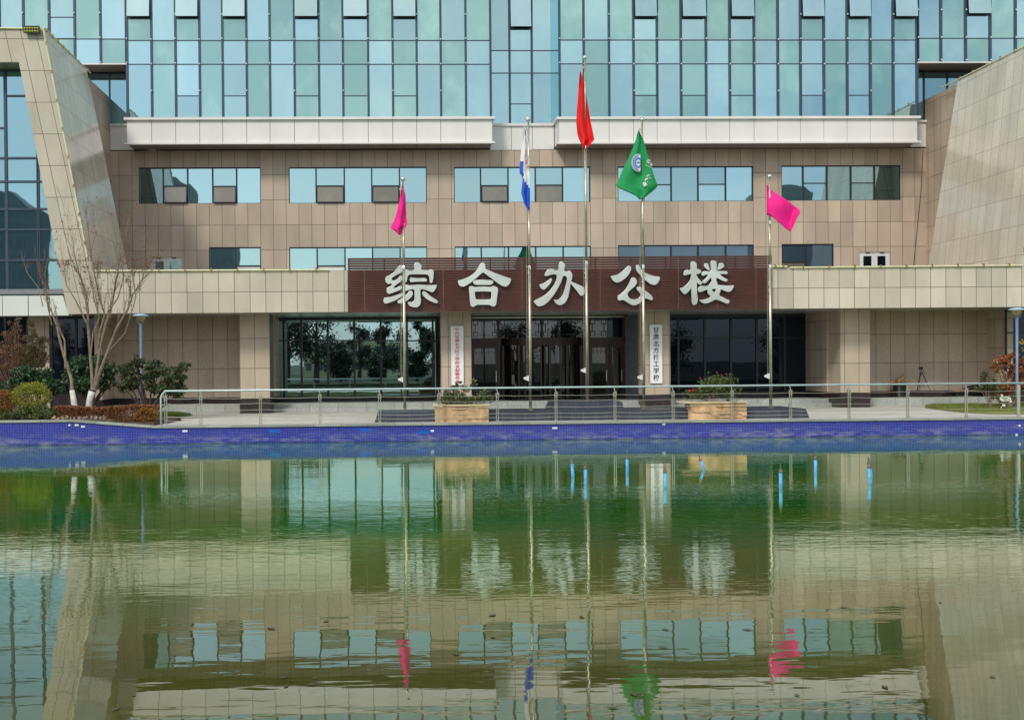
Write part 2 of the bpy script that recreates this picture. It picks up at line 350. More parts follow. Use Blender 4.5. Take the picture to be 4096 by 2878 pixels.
def watermat():
    m, n, b = newmat('pond_water'); n.nodes.remove(b); out = n.nodes['Material Output']
    g = n.nodes.new('ShaderNodeNewGeometry').outputs['Position']
    sp = n.nodes.new('ShaderNodeSeparateXYZ'); n.links.new(g, sp.inputs[0])
    d = n.nodes.new('ShaderNodeBsdfDiffuse'); gl = n.nodes.new('ShaderNodeBsdfGlossy'); tr = n.nodes.new('ShaderNodeBsdfTransparent')
    yw = mth(n, 'ADD', sp.outputs[1], mth(n, 'MULTIPLY', mth(n, 'SUBTRACT', noise(n, .12, 3), .5), 14.))
    deep = ramp(n, yw, 9, 17)
    lf = ramp(n, noise(n, .25, 4, st=(.5, 1, 1)), .35, .65)
    gcol = mixc(n, lf, (.003, .22, .025), (.11, .25, .004))
    ncol = mixc(n, lf, (.055, .075, .014), (.135, .115, .018))
    n.links.new(mixc(n, deep, ncol, gcol), d.inputs[0])
    tr.inputs[0].default_value = (.70, .78, .36, 1)
    gl.inputs[0].default_value = (.97, 1., .95, 1); gl.inputs['Roughness'].default_value = .012
    m1 = n.nodes.new('ShaderNodeMixShader'); n.links.new(ramp(n, deep, 0, 1, .35, .08), m1.inputs[0]); n.links.new(d.outputs[0], m1.inputs[1]); n.links.new(tr.outputs[0], m1.inputs[2])
    # ripples
    patch = ramp(n, noise(n, .16, 3, st=(.35, 1, 1)), .40, .60)
    fine = noise(n, 5.5, 2, st=(.45, 1.7, 1)); mid = noise(n, 1.6, 2, st=(.5, 1.5, 1)); big = noise(n, .6, 1, st=(.5, 1.3, 1))
    yb = mth(n, 'MULTIPLY', ramp(n, sp.outputs[1], 10., 13.5), ramp(n, sp.outputs[1], 19., 26., 1., .35))
    h = mth(n, 'ADD', mth(n, 'MULTIPLY', fine, mth(n, 'ADD', mth(n, 'MULTIPLY', mth(n, 'ADD', mth(n, 'MULTIPLY', yb, .8), mth(n, 'MULTIPLY', patch, .22)), .0022), .00010)),
            mth(n, 'ADD', mth(n, 'MULTIPLY', mid, .0026), mth(n, 'MULTIPLY', big, .0050)))
    bp = n.nodes.new('ShaderNodeBump'); bp.inputs['Strength'].default_value = 1; bp.inputs['Distance'].default_value = 1.0
    n.links.new(h, bp.inputs['Height']); n.links.new(bp.outputs[0], gl.inputs['Normal'])
    fr = n.nodes.new('ShaderNodeFresnel'); fr.inputs[0].default_value = 1.42; n.links.new(bp.outputs[0], fr.inputs['Normal'])
    ms = n.nodes.new('ShaderNodeMixShader'); n.links.new(mth(n, 'MINIMUM', mth(n, 'MULTIPLY', fr.outputs[0], 1.65), .76), ms.inputs[0]); n.links.new(m1.outputs[0], ms.inputs[1]); n.links.new(gl.outputs[0], ms.inputs[2])
    n.links.new(ms.outputs[0], out.inputs[0]); return m
M['water'] = watermat()
def floormat():
    m, n, b = newmat('algae_pool_floor')
    g = n.nodes.new('ShaderNodeNewGeometry').outputs['Position']
    mp = n.nodes.new('ShaderNodeMapping'); mp.inputs['Rotation'].default_value = (0, 0, R(28)); n.links.new(g, mp.inputs[0])
    sp = n.nodes.new('ShaderNodeSeparateXYZ'); n.links.new(mp.outputs[0], sp.inputs[0])
    ln = mth(n, 'MAXIMUM', mth(n, 'LESS_THAN', mth(n, 'FRACT', mth(n, 'DIVIDE', sp.outputs[0], .30)), .06), mth(n, 'LESS_THAN', mth(n, 'FRACT', mth(n, 'DIVIDE', sp.outputs[1], .30)), .06))
    c = mixc(n, ramp(n, noise(n, .7, 6), .35, .65), (.22, .30, .10), (.50, .48, .18))
    c = mixc(n, mth(n, 'MULTIPLY', ln, .5), c, (.75, .66, .20))
    n.links.new(c, b.inputs['Base Color']); b.inputs['Roughness'].default_value = .9; return m
M['floor'] = floormat()
M['grass'] = leafmat('grass_blades', [(.05, .11, .012), (.10, .17, .02), (.20, .20, .03)])
M['lawnbase'] = simple('lawn_ground', (.06, .10, .015), .95, 0, .4, 3)
M['evergreen'] = leafmat('evergreen_leaves', [(.012, .045, .015), (.03, .085, .028), (.07, .13, .045)], .4)
M['evergreen_mix'] = leafmat('evergreen_leaves_turning', [(.015, .05, .016), (.035, .09, .03), (.06, .12, .04), (.15, .09, .03)], .4)
M['topiary'] = leafmat('yellow_green_leaves', [(.10, .13, .01), (.24, .26, .02), (.42, .38, .03)])
M['orange'] = leafmat('orange_green_leaves', [(.08, .10, .015), (.28, .12, .015), (.40, .17, .02)])
M['hedge'] = leafmat('red_brown_hedge_leaves', [(.07, .085, .02), (.22, .07, .03), (.38, .15, .05)])
M['conifer'] = leafmat('rusty_needles', [(.09, .055, .025), (.20, .09, .045), (.28, .14, .06)])
M['conifer_green'] = leafmat('brown_green_needles', [(.03, .05, .012), (.09, .08, .02), (.18, .09, .03)])
M['maple'] = leafmat('maple_leaves', [(.10, .10, .03), (.30, .10, .05), (.42, .17, .07)])
M['rosebush'] = leafmat('rose_leaves', [(.03, .07, .02), (.07, .12, .03), (.22, .18, .05)])
M['dryleaf'] = leafmat('dry_leaves', [(.12, .035, .015), (.24, .07, .02)])
M['yellowplant'] = leafmat('yellow_plant_leaves', [(.25, .25, .03), (.45, .42, .05)])
M['tree_a'] = leafmat('dark_tree_leaves', [(.010, .028, .010), (.02, .045, .016), (.04, .065, .022)])
M['tree_y'] = leafmat('autumn_tree_leaves', [(.20, .14, .01), (.42, .30, .03), (.5, .38, .05)])

# ================================================================ SETTING
def struct(mb, name, mat, kind='structure'):
    o = mb.build(name, mat); o['kind'] = kind; return o
XL0, XR0 = -30., 42.
def rimh(x):                                # coping height along the far pool edge: the garden bank on the left is higher
    a, b = G(300, 1681, .8).x, G(640, 1697, .6).x
    if x <= a: return .82
    if x >= b: return HP
    t = (x-a)/(b-a); return .82+(HP-.82)*t
xa, xb = G(300, 1681, .8).x, G(640, 1697, .6).x
struct(MB().add([(-50, -3, 0), (50, -3, 0), (50, Y1+.02, 0), (-50, Y1+.02, 0)], [(0, 1, 2, 3)]), 'water', M['water'])
struct(MB().add([(-50, -3, -.55), (50, -3, -.55), (50, Y1+.3, -.75), (-50, Y1+.3, -.75)], [(0, 1, 2, 3)]), 'pool_floor', M['floor'])
struct(MB().box(-60, 60, Y1+.45, 75, HP-.6, HP), 'plaza', M['paving'])
struct(MB().box(-900, 900, -900, -3.0, .1, .75), 'near_bank', simple('near_bank_grass', (.055, .075, .035), .95, 0, .4, 1))
struct(MB().box(-900, 900, 75, 900, -.6, .3), 'far_ground', simple('far_earth', (.2, .2, .15), .9, 0, .2, 1))
# garden bed on the left
gb = MB()
gx = G(640, 1697, .6).x
gb.slab([(-50, Y1+.46), (xa, Y1+.46), (gx-.1, Y1+.46), (gx+.2, 38.4), (-8.2, 39.6), (-12, 41.8), (-50, 41.8)], HP+.001, HP+.10)
gb.slab([(-50, Y1+.46), (xa, Y1+.46), (xa+1.3, Y1+.46), (xa-.4, 38.0), (-14, 40.5), (-50, 41.2)], HP+.10, .80)
struct(gb, 'garden_soil', M['soil'])

# pool wall
pw = thing('pool_wall', 'blue mosaic retaining wall along the far edge of the pond with a grey stone coping', 'wall', (0, Y1, 0))
xs = [-50, xa]+[xa+(xb-xa)*i/6 for i in range(1, 7)]+[50]
m1 = MB(); m2 = MB()
for a, b in zip(xs[:-1], xs[1:]):
    ha, hb = rimh(a), rimh(b)
    m1.add([(a, Y1, -.8), (b, Y1, -.8), (b, Y1, hb-.055), (a, Y1, ha-.055)], [(0, 1, 2, 3)])
    c0, c1 = Y1-.05, Y1+.455
    m2.add([(a, c0, ha-.055), (b, c0, hb-.055), (b, c0, hb), (a, c0, ha), (a, c1, ha), (b, c1, hb), (b, c1, hb-.055), (a, c1, ha-.055)],
           [(0, 1, 2, 3), (3, 2, 5, 4), (0, 7, 6, 1)])
m1.build('mosaic_face', M['mosaic'], pw); m2.build('coping', M['coping'], pw)
for u, v, s in ((278, 1699, .05), (307, 1699, .10), (332, 1705, .10), (740, 1723, .14), (1729, 1722, .09), (2219, 1711, .14), (2655, 1695, .09), (2815, 1688, .06), (4078, 1701, .06), (4066, 1738, .06)):
    p = P(u, v, Y1); MB().box(p.x-s/2*1.2, p.x+s/2*1.2, Y1-.012, Y1-.001, p.z-.03, p.z+.03).build('bare_patch', M['plaque'], pw)

# lawns
def lawn(name, pts, z, n, label):
    mb = MB(); mb.slab(pts, z-.09, z)
    xs_ = [p[0] for p in pts]; ys_ = [p[1] for p in pts]; k = 0
    def inside(x, y):
        c = False; j = len(pts)-1
        for i in range(len(pts)):
            if (pts[i][1] > y) != (pts[j][1] > y) and x < (pts[j][0]-pts[i][0])*(y-pts[i][1])/(pts[j][1]-pts[i][1])+pts[i][0]: c = not c
            j = i
        return c
    while k < n:
        x, y = random.uniform(min(xs_), max(xs_)), random.uniform(min(ys_), max(ys_))
        if not inside(x, y): continue
        h = random.uniform(.03, .08); a = random.uniform(0, 6.3); r = .012; dx, dy = random.gauss(0, .02), random.gauss(0, .02)
        mb.add([(x-r*math.cos(a), y-r*math.sin(a), z), (x+r*math.cos(a), y+r*math.sin(a), z), (x+dx, y+dy, z+h)], [(0, 1, 2)]); k += 1
    o = mb.build(name, M['grass']); o['kind'] = 'stuff'; tag(o, label, 'lawn'); return o
lawn('lawn', [tuple(G(u, v, HP+.1))[:2] for u, v in ((3700, 1621), (3780, 1632), (3875, 1641), (3960, 1645), (4200, 1646))]+[(40, 37.6), (40, 43.6), (25.9, 43.6), (25, 44.4), tuple(G(3735, 1612, HP+.1))[:2]], HP+.10, 9000, 'green mown lawn on the right between the pale paving and the building')
lawn('lawn', [tuple(G(u, v, HP+.05))[:2] for u, v in ((600, 1672), (665, 1671), (720, 1664), (768, 1655), (700, 1646), (600, 1646))], HP+.05, 2500, 'small strip of green lawn beside the left end of the railing')

# ================================================================ OFFICE BUILDING
B = thing('office_building', 'wide office building with tan stone base, glass upper floors and two slanted stone wings', 'building', (6, YW, HP))
def rx(u0, u1, v0, v1, Y):
    um, vm = (u0+u1)/2, (v0+v1)/2
    return X(u0, vm, Y), X(u1, vm, Y), Z(um, v1, Y), Z(um, v0, Y)

def holewall(name, mat, x0, x1, z0, z1, holes, Y, depth, parent):
    mb = MB()
    gx_ = sorted({x0, x1, *[min(max(h[i], x0), x1) for h in holes for i in (0, 1)]}); gz_ = sorted({z0, z1, *[min(max(h[i], z0), z1) for h in holes for i in (2, 3)]})
    for a, b in zip(gx_[:-1], gx_[1:]):
        for c, d in zip(gz_[:-1], gz_[1:]):
            mx_, mz_ = (a+b)/2, (c+d)/2
            if any(h[0] < mx_ < h[1] and h[2] < mz_ < h[3] for h in holes): continue
            mb.add([(a, Y, c), (b, Y, c), (b, Y, d), (a, Y, d)], [(0, 1, 2, 3)])
    for a, b, c, d in holes:
        y2 = Y+depth
        mb.add([(a, Y, c), (b, Y, c), (b, Y, d), (a, Y, d), (a, y2, c), (b, y2, c), (b, y2, d), (a, y2, d)], [(0, 1, 5, 4), (1, 2, 6, 5), (2, 3, 7, 6), (3, 0, 4, 7)])
    # back
    mb.add([(x0, Y+depth+.02, z0), (x1, Y+depth+.02, z0), (x1, Y+depth+.02, z1), (x0, Y+depth+.02, z1)], [(3, 2, 1, 0)])
    return mb.build(name, mat, parent)

def window(us, v0, v1, Y, trans=None, gm='gwin', sash=None, fm='frame', fw=.055, rec=.10, parent=B, name='window', dark=None):
    """framed window: us = mullion positions; trans = {pane: v}; sash = {pane: material} for the lower light"""
    x0, x1, z0, z1 = rx(us[0], us[-1], v0, v1, Y); vm = (v0+v1)/2
    xs = [X(u, vm, Y) for u in us]; f = MB(); y0, y1 = Y+rec-.05, Y+rec+.04
    f.box(x0, x1, y0, y1, z1-fw, z1); f.box(x0, x1, y0, y1, z0, z0+fw*.5)
    for i, x in enumerate(xs):
        a, b = (x, x+fw*.7) if i == 0 else ((x-fw*.7, x) if i == len(xs)-1 else (x-fw*.6, x+fw*.6))
        f.box(a, b, y0-.012, y1, z0+.002, z1-.002)
    trans = trans or {}; tz = {}
    for i, v in trans.items():
        tz[i] = Z((us[i]+us[i+1])/2, v, Y); f.box(xs[i]+fw*.6, xs[i+1]-fw*.6, y0-.006, y1, tz[i]-fw*.4, tz[i]+fw*.4)
    fr = f.build(name, M[fm], parent)
    for i in range(len(xs)-1):
        a, b = xs[i]+fw*.5, xs[i+1]-fw*.5
        mt = M[dark[i]] if dark and i in dark else M[gm]
        if i in tz:
            MB().box(a, b, Y+rec, Y+rec+.012, tz[i]+.01, z1-fw*.6).build('pane', mt, fr)
            sm = (sash or {}).get(i)
            if sm and sm[1]:     # opened outwards at the bottom
                h = tz[i]-z0-.03; t = sm[1]; s_ = MB()
                yb = Y+rec-.07
                s_.add([(a, yb, tz[i]-.02), (b, yb, tz[i]-.02), (b, yb-math.sin(t)*h, tz[i]-.02-math.cos(t)*h), (a, yb-math.sin(t)*h, tz[i]-.02-math.cos(t)*h)], [(3, 2, 1, 0)])
                s_.mi = 1; q_ = .05; zt9 = tz[i]-.02
                def sp9(x, k, dy=-.006): return (x, yb-math.sin(t)*h*k+dy, zt9-math.cos(t)*h*k)
                for xa9, xb9, ka, kb in ((a, a+q_, 0, 1), (b-q_, b, 0, 1), (a+q_, b-q_, 0, q_/h), (a+q_, b-q_, 1-q_/h, 1)):
                    s_.add([sp9(xa9, ka), sp9(xb9, ka), sp9(xb9, kb), sp9(xa9, kb)], [(3, 2, 1, 0)])
                sh = s_.build('open_sash', [M[sm[0]], M['frame']], fr)
                MB().box(a, b, Y+rec+.02, Y+rec+.03, z0, tz[i]).build('pane', M['frame'], fr)  # no glass here: black sheet stands in for the dark room behind the sash
            else:
                MB().box(a, b, Y+rec+.002, Y+rec+.014, z0+fw*.3, tz[i]-.01).build('pane', M[sm[0]] if sm else mt, fr)
        else: MB().box(a, b, Y+rec, Y+rec+.012, z0+fw*.3, z1-fw*.6).build('pane', mt, fr)
    return fr, (x0, x1, z0, z1)

# --- set-back wall with two rows of windows
row1 = [([555, 652, 750, 850, 946, 1043], 669, 814, {1: 743, 3: 744}, {1: ('sash', .16), 3: ('sash', .16)}),
        ([1155, 1264, 1377, 1487, 1598, 1707], 667.5, 812, {1: 742, 3: 742}, {1: ('sash', .14), 3: ('sash', .14)}),
        ([1816, 1923, 2033, 2142, 2251, 2360], 666.5, 809, {1: 741, 3: 739}, {1: ('sash', .14), 3: ('sash', 0)}),
        ([2471, 2576, 2686, 2793.5, 2904, 3013], 664.5, 805, {1: 738, 3: 736}, {1: ('gwin', 0), 3: ('gwin', 0)}),
        ([3126, 3214, 3309.5, 3405.5, 3500, 3602], 661, 801.5, {1: 732, 3: 731}, {})]
row2 = [([836, 944, 1043], 988, 1095, {1: 1062}, {1: ('panel', 0)}), ([1157, 1268.5, 1380, 1490.5, 1601, 1709], 987, 1095, {1: 1062}, {1: ('panel', 0)}),
        ([1819, 1926, 2035, 2144, 2254, 2364], 984, 1095, {}, {}), ([2472, 2578, 2686, 2794, 2905, 3016], 979, 1095, {}, {}), ([3127, 3224, 3335], 975, 1095, {0: 1047}, {0: ('sash', 0)})]
holes = []
for us, v0, v1, tr, sa in row1: holes.append(window(us, v0, v1, YW, tr, 'gwin', sa)[1])
for k, (us, v0, v1, tr, sa) in enumerate(row2):
    holes.append(window(us, v0, v1, YW, tr, 'gwin', sa, dark={i: 'gdim' for i in range(5)} if k >= 3 else None)[1])
for u0, u1, v0 in ((603, 728.6, 1028.5), (3439, 3561, 1007.5)):     # double doors onto the terrace
    x0, x1, z0, z1 = rx(u0, u1, v0, 1110, YW); holes.append((x0, x1, z0, z1))
    d = MB(); y0, y1 = YW+.04, YW+.12
    d.box(x0, x0+.06, y0, y1, z0, z1); d.box(x1-.06, x1, y0, y1, z0, z1); d.box(x0+.06, x1-.06, y0, y1, z1-.06, z1)
    fr = d.build('terrace_door', M['white'], B, label='white double door with two glazed leaves')
    xm = (x0+x1)/2
    for a, b in ((x0+.065, xm-.005), (xm+.005, x1-.065)):
        l = MB(); l.box(a, a+.14, y0+.01, y1-.01, z0, z1-.065); l.box(b-.14, b, y0+.01, y1-.01, z0, z1-.065); l.box(a+.14, b-.14, y0+.01, y1-.01, z1-.20, z1-.065)
        lf = l.build('door_leaf', M['white'], fr)
        MB().box(a+.14, b-.14, y0+.05, y0+.06, z0, z1-.2).build('pane', M['gblack' if u0 > 2000 else 'ggreen'], fr)
        MB().box((a+b)/2-.1, (a+b)/2+.12, y0-.04, y0, z1-.05, z1-.02).build('door_closer', M['frame'], fr)
xwl, xwr = X(440, 800, YW), X(3703, 800, YW)
zw1 = Z(1500, 600.5, YW)
holewall('stone_wall', M['wall'], xwl-1, xwr+.1, 5.2, zw1, holes, YW, .22, B)

# --- white band under the boxes and centre gap
zl0, zl1 = Z(2100, 600.5, YW), Z(2100, 497, YW)
def band(u0, u1, v0, v1, nm='band_panel'):
    a, b = X(u0, 550, YW), X(u1, 550, YW); MB().box(a, b, YW-.03, YW+.2, Z((u0+u1)/2, v1, YW)+.004, Z((u0+u1)/2, v0, YW)).build(nm, M['panel'], B)
band(442, 533, 505, 600.5); band(1960, 2044, 505, 600.5); band(2046, 2128, 505, 600.5); band(2130, 2215, 505, 598); band(3640, 3702, 490, 588)
for u0, u1, v0, v1 in ((440, 534, 497, 505), (1960, 2215, 495, 505), (3640, 3703, 482, 490)):
    a, b = X(u0, 500, YW), X(u1, 500, YW); MB().box(a, b, YW-.12, YW+.2, Z((u0+u1)/2, v1, YW), Z((u0+u1)/2, v0, YW)).build('ledge', M['panel'], B)

# --- curtain wall bays
ZTOP = Z(2048, -160, YX)
def bay(u0, u1, Y, rows, lamps, lean=0.0, fm='mullion', mw=.108, last=False):
    """rows: list of (v_top, v_bottom, material, kind); kind: '' | 'open'"""
    vm = 250; x0, x1 = X(u0, vm, Y), X(u1, vm, Y); um = (u0+u1)/2
    f = MB(); zb = Z(um, rows[-1][1], Y); f.box(x0-mw/2, x0+mw/2, Y-.07, Y+.05, zb, ZTOP)
    if last: f.box(x1-mw/2, x1+mw/2, Y-.07, Y+.05, zb, ZTOP)
    a, b = x0+mw/2, x1-mw/2
    for vt, vb, mt, kd in rows[:-1]: f.box(a, b, Y-.025, Y+.04, Z(um, vb, Y)-.022, Z(um, vb, Y)+.022)
    fr = f.build('curtain_wall_bay', M[fm], B)
    for vt, vb, mt, kd in rows:
        za, zc = Z(um, vb, Y), Z(um, vt, Y)
        if kd == 'open':
            h = zc-za-.06; t = .08; yb = Y-.04; s = MB()
            MB().box(a, b, Y+.03, Y+.04, za, zc).build('pane', M['frame'], fr)  # opaque black fill, painted darkness of the opening behind the tilted sash
            p = [(a, yb, zc-.04), (b, yb, zc-.04), (b, yb-math.sin(t)*h, zc-.04-math.cos(t)*h), (a, yb-math.sin(t)*h, zc-.04-math.cos(t)*h)]
            s.add(p, [(3, 2, 1, 0)]); s.mi = 1
            q = [(x, y+.05, z) for x, y, z in p]; s.add(p+q, [(2, 3, 7, 6), (0, 3, 7, 4), (1, 2, 6, 5), (4, 5, 6, 7)])
            s.build('open_sash', [M['frost'], M['frame']], fr)
        else: MB().box(a, b, Y, Y+.012, za+.02, zc-.02).build('pane', M[mt], fr)
    for v in lamps:
        MB().ball((x0, Y-.10, Z(u0, v, Y)), .042, 1, 10, 6).build('facade_lamp', M['white'], fr)
    return fr
b1 = [509, 607, 703, 799, 891, 987, 1080, 1178, 1276, 1372, 1473, 1571, 1667, 1763, 1863, 1962]
b2 = [2238, 2335, 2436, 2534, 2628, 2723.5, 2824, 2918.5, 3016, 3111, 3201.5, 3295, 3388, 3480.5, 3572, 3667]
for bs, tra, sas in ((b1, (2, 4, 7, 9, 11), (0, 2, 4, 7, 9, 11)), (b2, (3, 5, 7, 10, 12), (3, 5, 7, 10, 12, 14))):
    dv = 0 if bs is b1 else -2
    for i in range(15):
        e = i % 2 == 0; A, C = ('gblue', 'ggreen') if e else ('ggreen', 'gblue')
        if bs is b2 and i == 14: C = 'ggreen'
        rows = []
        if i in sas: rows += [(-160, 74, 'frost' if C == 'ggreen' else 'gblue', 'open'), (74, 163+dv, C, '')]
        else: rows += [(-160, 163+dv, C, '')]
        rows += [(163+dv, 258+dv, A, '')]
        if i in tra: rows += [(258+dv, 384+dv, A, ''), (384+dv, 470+dv, A, '')]
        else: rows += [(258+dv, 470+dv, A, '')]
        bay(bs[i], bs[i+1], YX, rows, ((60, 157, 255) if i % 2 == 0 else (160, 258, 365)) if i else (157, 253), last=(i == 14))
ol = [-92, 0, 96, 199, 301, 404, 505]
for i in range(6):
    C, A = ('gblue', 'ggreen') if i in (1, 3, 5) else ('ggreen', 'gblue')
    if i == 5: C, A = 'ggreen', 'ggreen'
    if i == 5: C = 'gblue'
    rows = ([(-160, 70, C, ''), (70, 155, C, '')] if i == 3 else [(-160, 157, C, '')])+[(157, 256, A, '')]
    bay(ol[i], ol[i+1], YX, rows, (54, 153, 252) if i > 1 else ())
orr = [3667, 3763, 3862, 3960, 4061, 4160, 4260]
for i in range(6):
    C, A = ('gblue', 'ggreen') if i % 2 == 0 else ('ggreen', 'gblue')
    rows = ([(-160, 62, C, 'open'), (62, 154, C, '')] if i == 2 else [(-160, 154, C, '')])+[(154, 249, A, '')]
    bay(orr[i]+(4 if i == 0 else 0), orr[i+1], YX, rows, (42, 152, 242), last=(i == 5))
# centre gap glazing, set back
for k, (u0, u1, rows) in enumerate(((1948, 2038, [(-160, 203, 'gblue', ''), (203, 293, 'gblue', ''), (293, 496, 'gblue', '')]),
                      (2038, 2127, [(-160, 116, 'gblue', 'open'), (116, 203, 'gblue', ''), (203, 293, 'gblue', ''), (293, 416, 'gblue', ''), (416, 496, 'gblue', '')]),
                      (2127, 2226, [(-160, 203, 'gblue', ''), (203, 293, 'gblue', ''), (293, 496, 'gblue', '')]))):
    bay(u0, u1, YW-.02, rows, (), last=(k == 2))
# cheeks of the boxes
for u, sgn in ((1962, 1), (2238, -1)):
    x = X(u, 250, YX); MB().box(x+.045*sgn, x+.06*sgn, YX+.02, YW+.05, Z(u, 578, YX)+.1, ZTOP).build('box_cheek', M['gwin'], B)
# box parapet bands
for k, (u0, u1, us) in enumerate(((509, 1968, b1), (2236, 3668, b2))):
    dv = 0 if k == 0 else -5
    a, b = X(u0, 520, YX), X(u1, 520, YX); um = (u0+u1)/2
    zt, zu, zl, zb = (Z(um, v+dv/2, YX) for v in (470, 480, 570, 578))
    jo = [X(u, 520, YX) for u in us]; jo[0] = a; jo[-1] = b
    for i in range(15):
        c, d = jo[i]+(.012 if i else 0), jo[i+1]-(.012 if i < 14 else 0)
        MB().box(c, d, YX-.02, YX+.06, zl, zu).build('parapet_panel', M['panel'], B)
    MB().box(a, b, YX+.062, YX+.08, zl+.01, zu-.01).build('panel_backing', M['frame'], B)
    for nm, z0, z1 in (('parapet_ledge', zu, zt), ('parapet_ledge', zb, zl)):
        l = MB()
        for i in range(15):
            c, d = jo[i]+(.006 if i else -.13), jo[i+1]-(.006 if i < 14 else -.13)
            l.box(c, d, YX-.15, YX+.06, z0+.001, z1-.001)
        l.build(nm, M['panel'], B)
    for x, s in ((a, -1), (b, 1)): MB().box(x+s*.001, x+s*.03, YX+.061, YW, zl, zu).build('parapet_return', M['panel'], B)
    for x, s in ((a, -1), (b, 1)): MB().box(x, x+s*.13, YX+.061, YW, zu, zt).build('parapet_ledge', M['panel'], B)
    s = MB()
    for i in range(15): s.box(jo[i]+.008, jo[i+1]-.008, YX-.10, YW, zb+.03, zb+.05)
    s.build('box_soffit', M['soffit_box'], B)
# soffits and glazing below the outer curtain wall
for u0, u1, v in ((-200, 509, 258), (3667, 4400, 251)):
    a, b = X(u0, v, YX), X(u1, v, YX); z = Z((u0+u1)/2, v, YX)
    MB().box(a, b, YX-.08, YX+.05, z-.03, z+.03).build('curtain_wall_sill', M['panel'], B)
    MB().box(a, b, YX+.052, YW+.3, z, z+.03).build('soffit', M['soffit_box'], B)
    if u0 < 0: window([-210, 100, 240, 336, 437, 510], 292, 497, YW, {}, 'gwing', parent=B, fm='mullion')
    else: window([3640, 3699, 3793, 3890, 3990, 4100, 4200], 286, 500, YW, {}, 'gwing', parent=B, fm='frame')
MB().box(X(-300, 0, YX), X(4500, 0, YX), YX+.07, YX+14, ZTOP-.4, ZTOP+.1).build('roof', M['concrete'], B)
MB().box(X(-300, 0, YX), X(4500, 0, YX), YW+.35, YX+14, HP, ZTOP-.41).build('core', M['concrete'], B)

# --- slanted wings
def PF(u, v, Y=YF): p = P(u, v, Y); return (p.x, p.z)
A_, Bq, C_, D_, E_ = PF(170, 112), PF(370, 1086), PF(405, 1253.5), PF(272, 1256), PF(75, 248)
L_ = -24.
w1 = MB().prism([(L_, A_[1]), (L_, E_[1]), E_, D_, C_, Bq, A_], YF, 48.0)
w1.m = [0]*len(w1.f)
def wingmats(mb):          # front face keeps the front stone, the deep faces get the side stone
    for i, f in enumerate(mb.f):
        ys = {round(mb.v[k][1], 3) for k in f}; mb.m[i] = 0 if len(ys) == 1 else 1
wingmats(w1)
w1.build('slanted_wing', [M['slab_front'], M['slab_side']], B)
xk = X(441, 450, YW)
MB().box(xk-.4, xk, 48.02, YW+.1, 5.0, A_[1]-.004).build('wing_back_wall', M['side'], B)
# glazing inside the left wing
xs_l = [-300, -120, 25, 30, 158, 270]
yg = YF+1.0
window([-260, -120, 24, 152], 277, 1181, yg, {1: 512, 2: 383}, 'gwing', {1: ('gwing', 0)}, fm='mullion', fw=.09, rec=.05)
window([152, 275], 640, 1181, yg, {}, 'gwing', fm='mullion', fw=.09, rec=.05)
f = MB(); 
for v in (632, 726, 836, 918, 1040): f.box(L_, X(150 if v < 640 else 275, v, yg), yg-.03, yg+.04, Z(100, v, yg)-.04, Z(100, v, yg)+.04)
f.build('transom', M['mullion'], B)
MB().box(L_, X(120, 250, yg), YF+.02, yg+.1, Z(40, 250, YF)+.002, Z(40, 250, YF)+.04).build('soffit', M['soffit'], B)
s = MB(); zz0, zz1 = Z(130, 1262, YF+.05), Z(130, 1182, YF+.05)
for a, b in ((-190, 8), (11, 111), (115, 195), (198, 300)):
    s = MB().box(X(a, 1220, YF+.05), X(b, 1220, YF+.05) if b < 300 else D_[0]-.02, YF+.05, YF+.5, zz0, zz1)
    if b == 300:
        s = MB().prism([(X(198, 1220, YF), zz1), (X(198, 1220, YF), zz0), (D_[0]+.02, zz0), (D_[0]-.22, zz1)], YF+.05, YF+.5)
    s.build('band_panel', M['white_stone'], B)
# right wing
zt_ = 13.2+CZ
def xr(z): return 26.97-.163*(zt_-z)
zb_ = 5.2
w2 = MB().prism([(xr(zb_), zb_), (46, zb_), (46, zt_), (xr(zt_), zt_)], YF+.02, 49.5)
w2.m = [0]*len(w2.f); wingmats(w2)
w2.build('slanted_wing', [M['slab_front'], M['slab_side']], B)
xk2 = X(3703.5, 450, YW)
MB().box(xk2, xk2+.4, 49.52, YW+.1, 5.0, zt_-.004).build('wing_back_wall', M['side'], B)

# --- canopy
zr = ZFB
uR = 4400
fa = MB().prism([Bq, C_, (X(1392, 1250, YF), ZFB), (X(1392, 1250, YF), ZFT), ], YF, YF+.4)
fa.v = [(x, y, min(max(z, ZFB), ZFT)) for x, y, z in fa.v]
fa.build('canopy_fascia', M['fascia'], B)
MB().box(X(1392, 1250, YF), X(3087, 1240, YF), YF+.05, YF+.4, ZFB+.002, ZFT-.03).build('canopy_fascia', M['fascia'], B)
MB().box(X(3087, 1240, YF)+.002, 46, YF, YF+.4, ZFB, ZFT).build('canopy_fascia', M['fascia'], B)
MB().box(C_[0], 46, YF+.402, YG+.2, ZFB+.02, ZFB+.06).build('canopy_soffit', M['soffit'], B)
MB().box(-16, 46, YF+.402, YW-.002, 5.5, 5.7).build('terrace_floor', M['concrete'], B)
MB().box(-16, 46, YG+.6, YW, HP, 5.4).build('core', M['concrete'], B)

# --- columns
for u0, u1, vb in ((958, 1080, 1652), (1766, 1885.5, 1645), (2580, 2681, 1636), (3362, 3480, 1628)):
    a, b = X(u0, 1450, YC), X(u1, 1450, YC)
    c = MB().box(a, b, YC, YC+1.2, HP+.62, ZFB+.018).build('column', M['column'], B)
    MB().box(a-.003, b+.003, YC-.004, YC+1.204, HP, HP+.62).build('column_base', M['granite'], c)
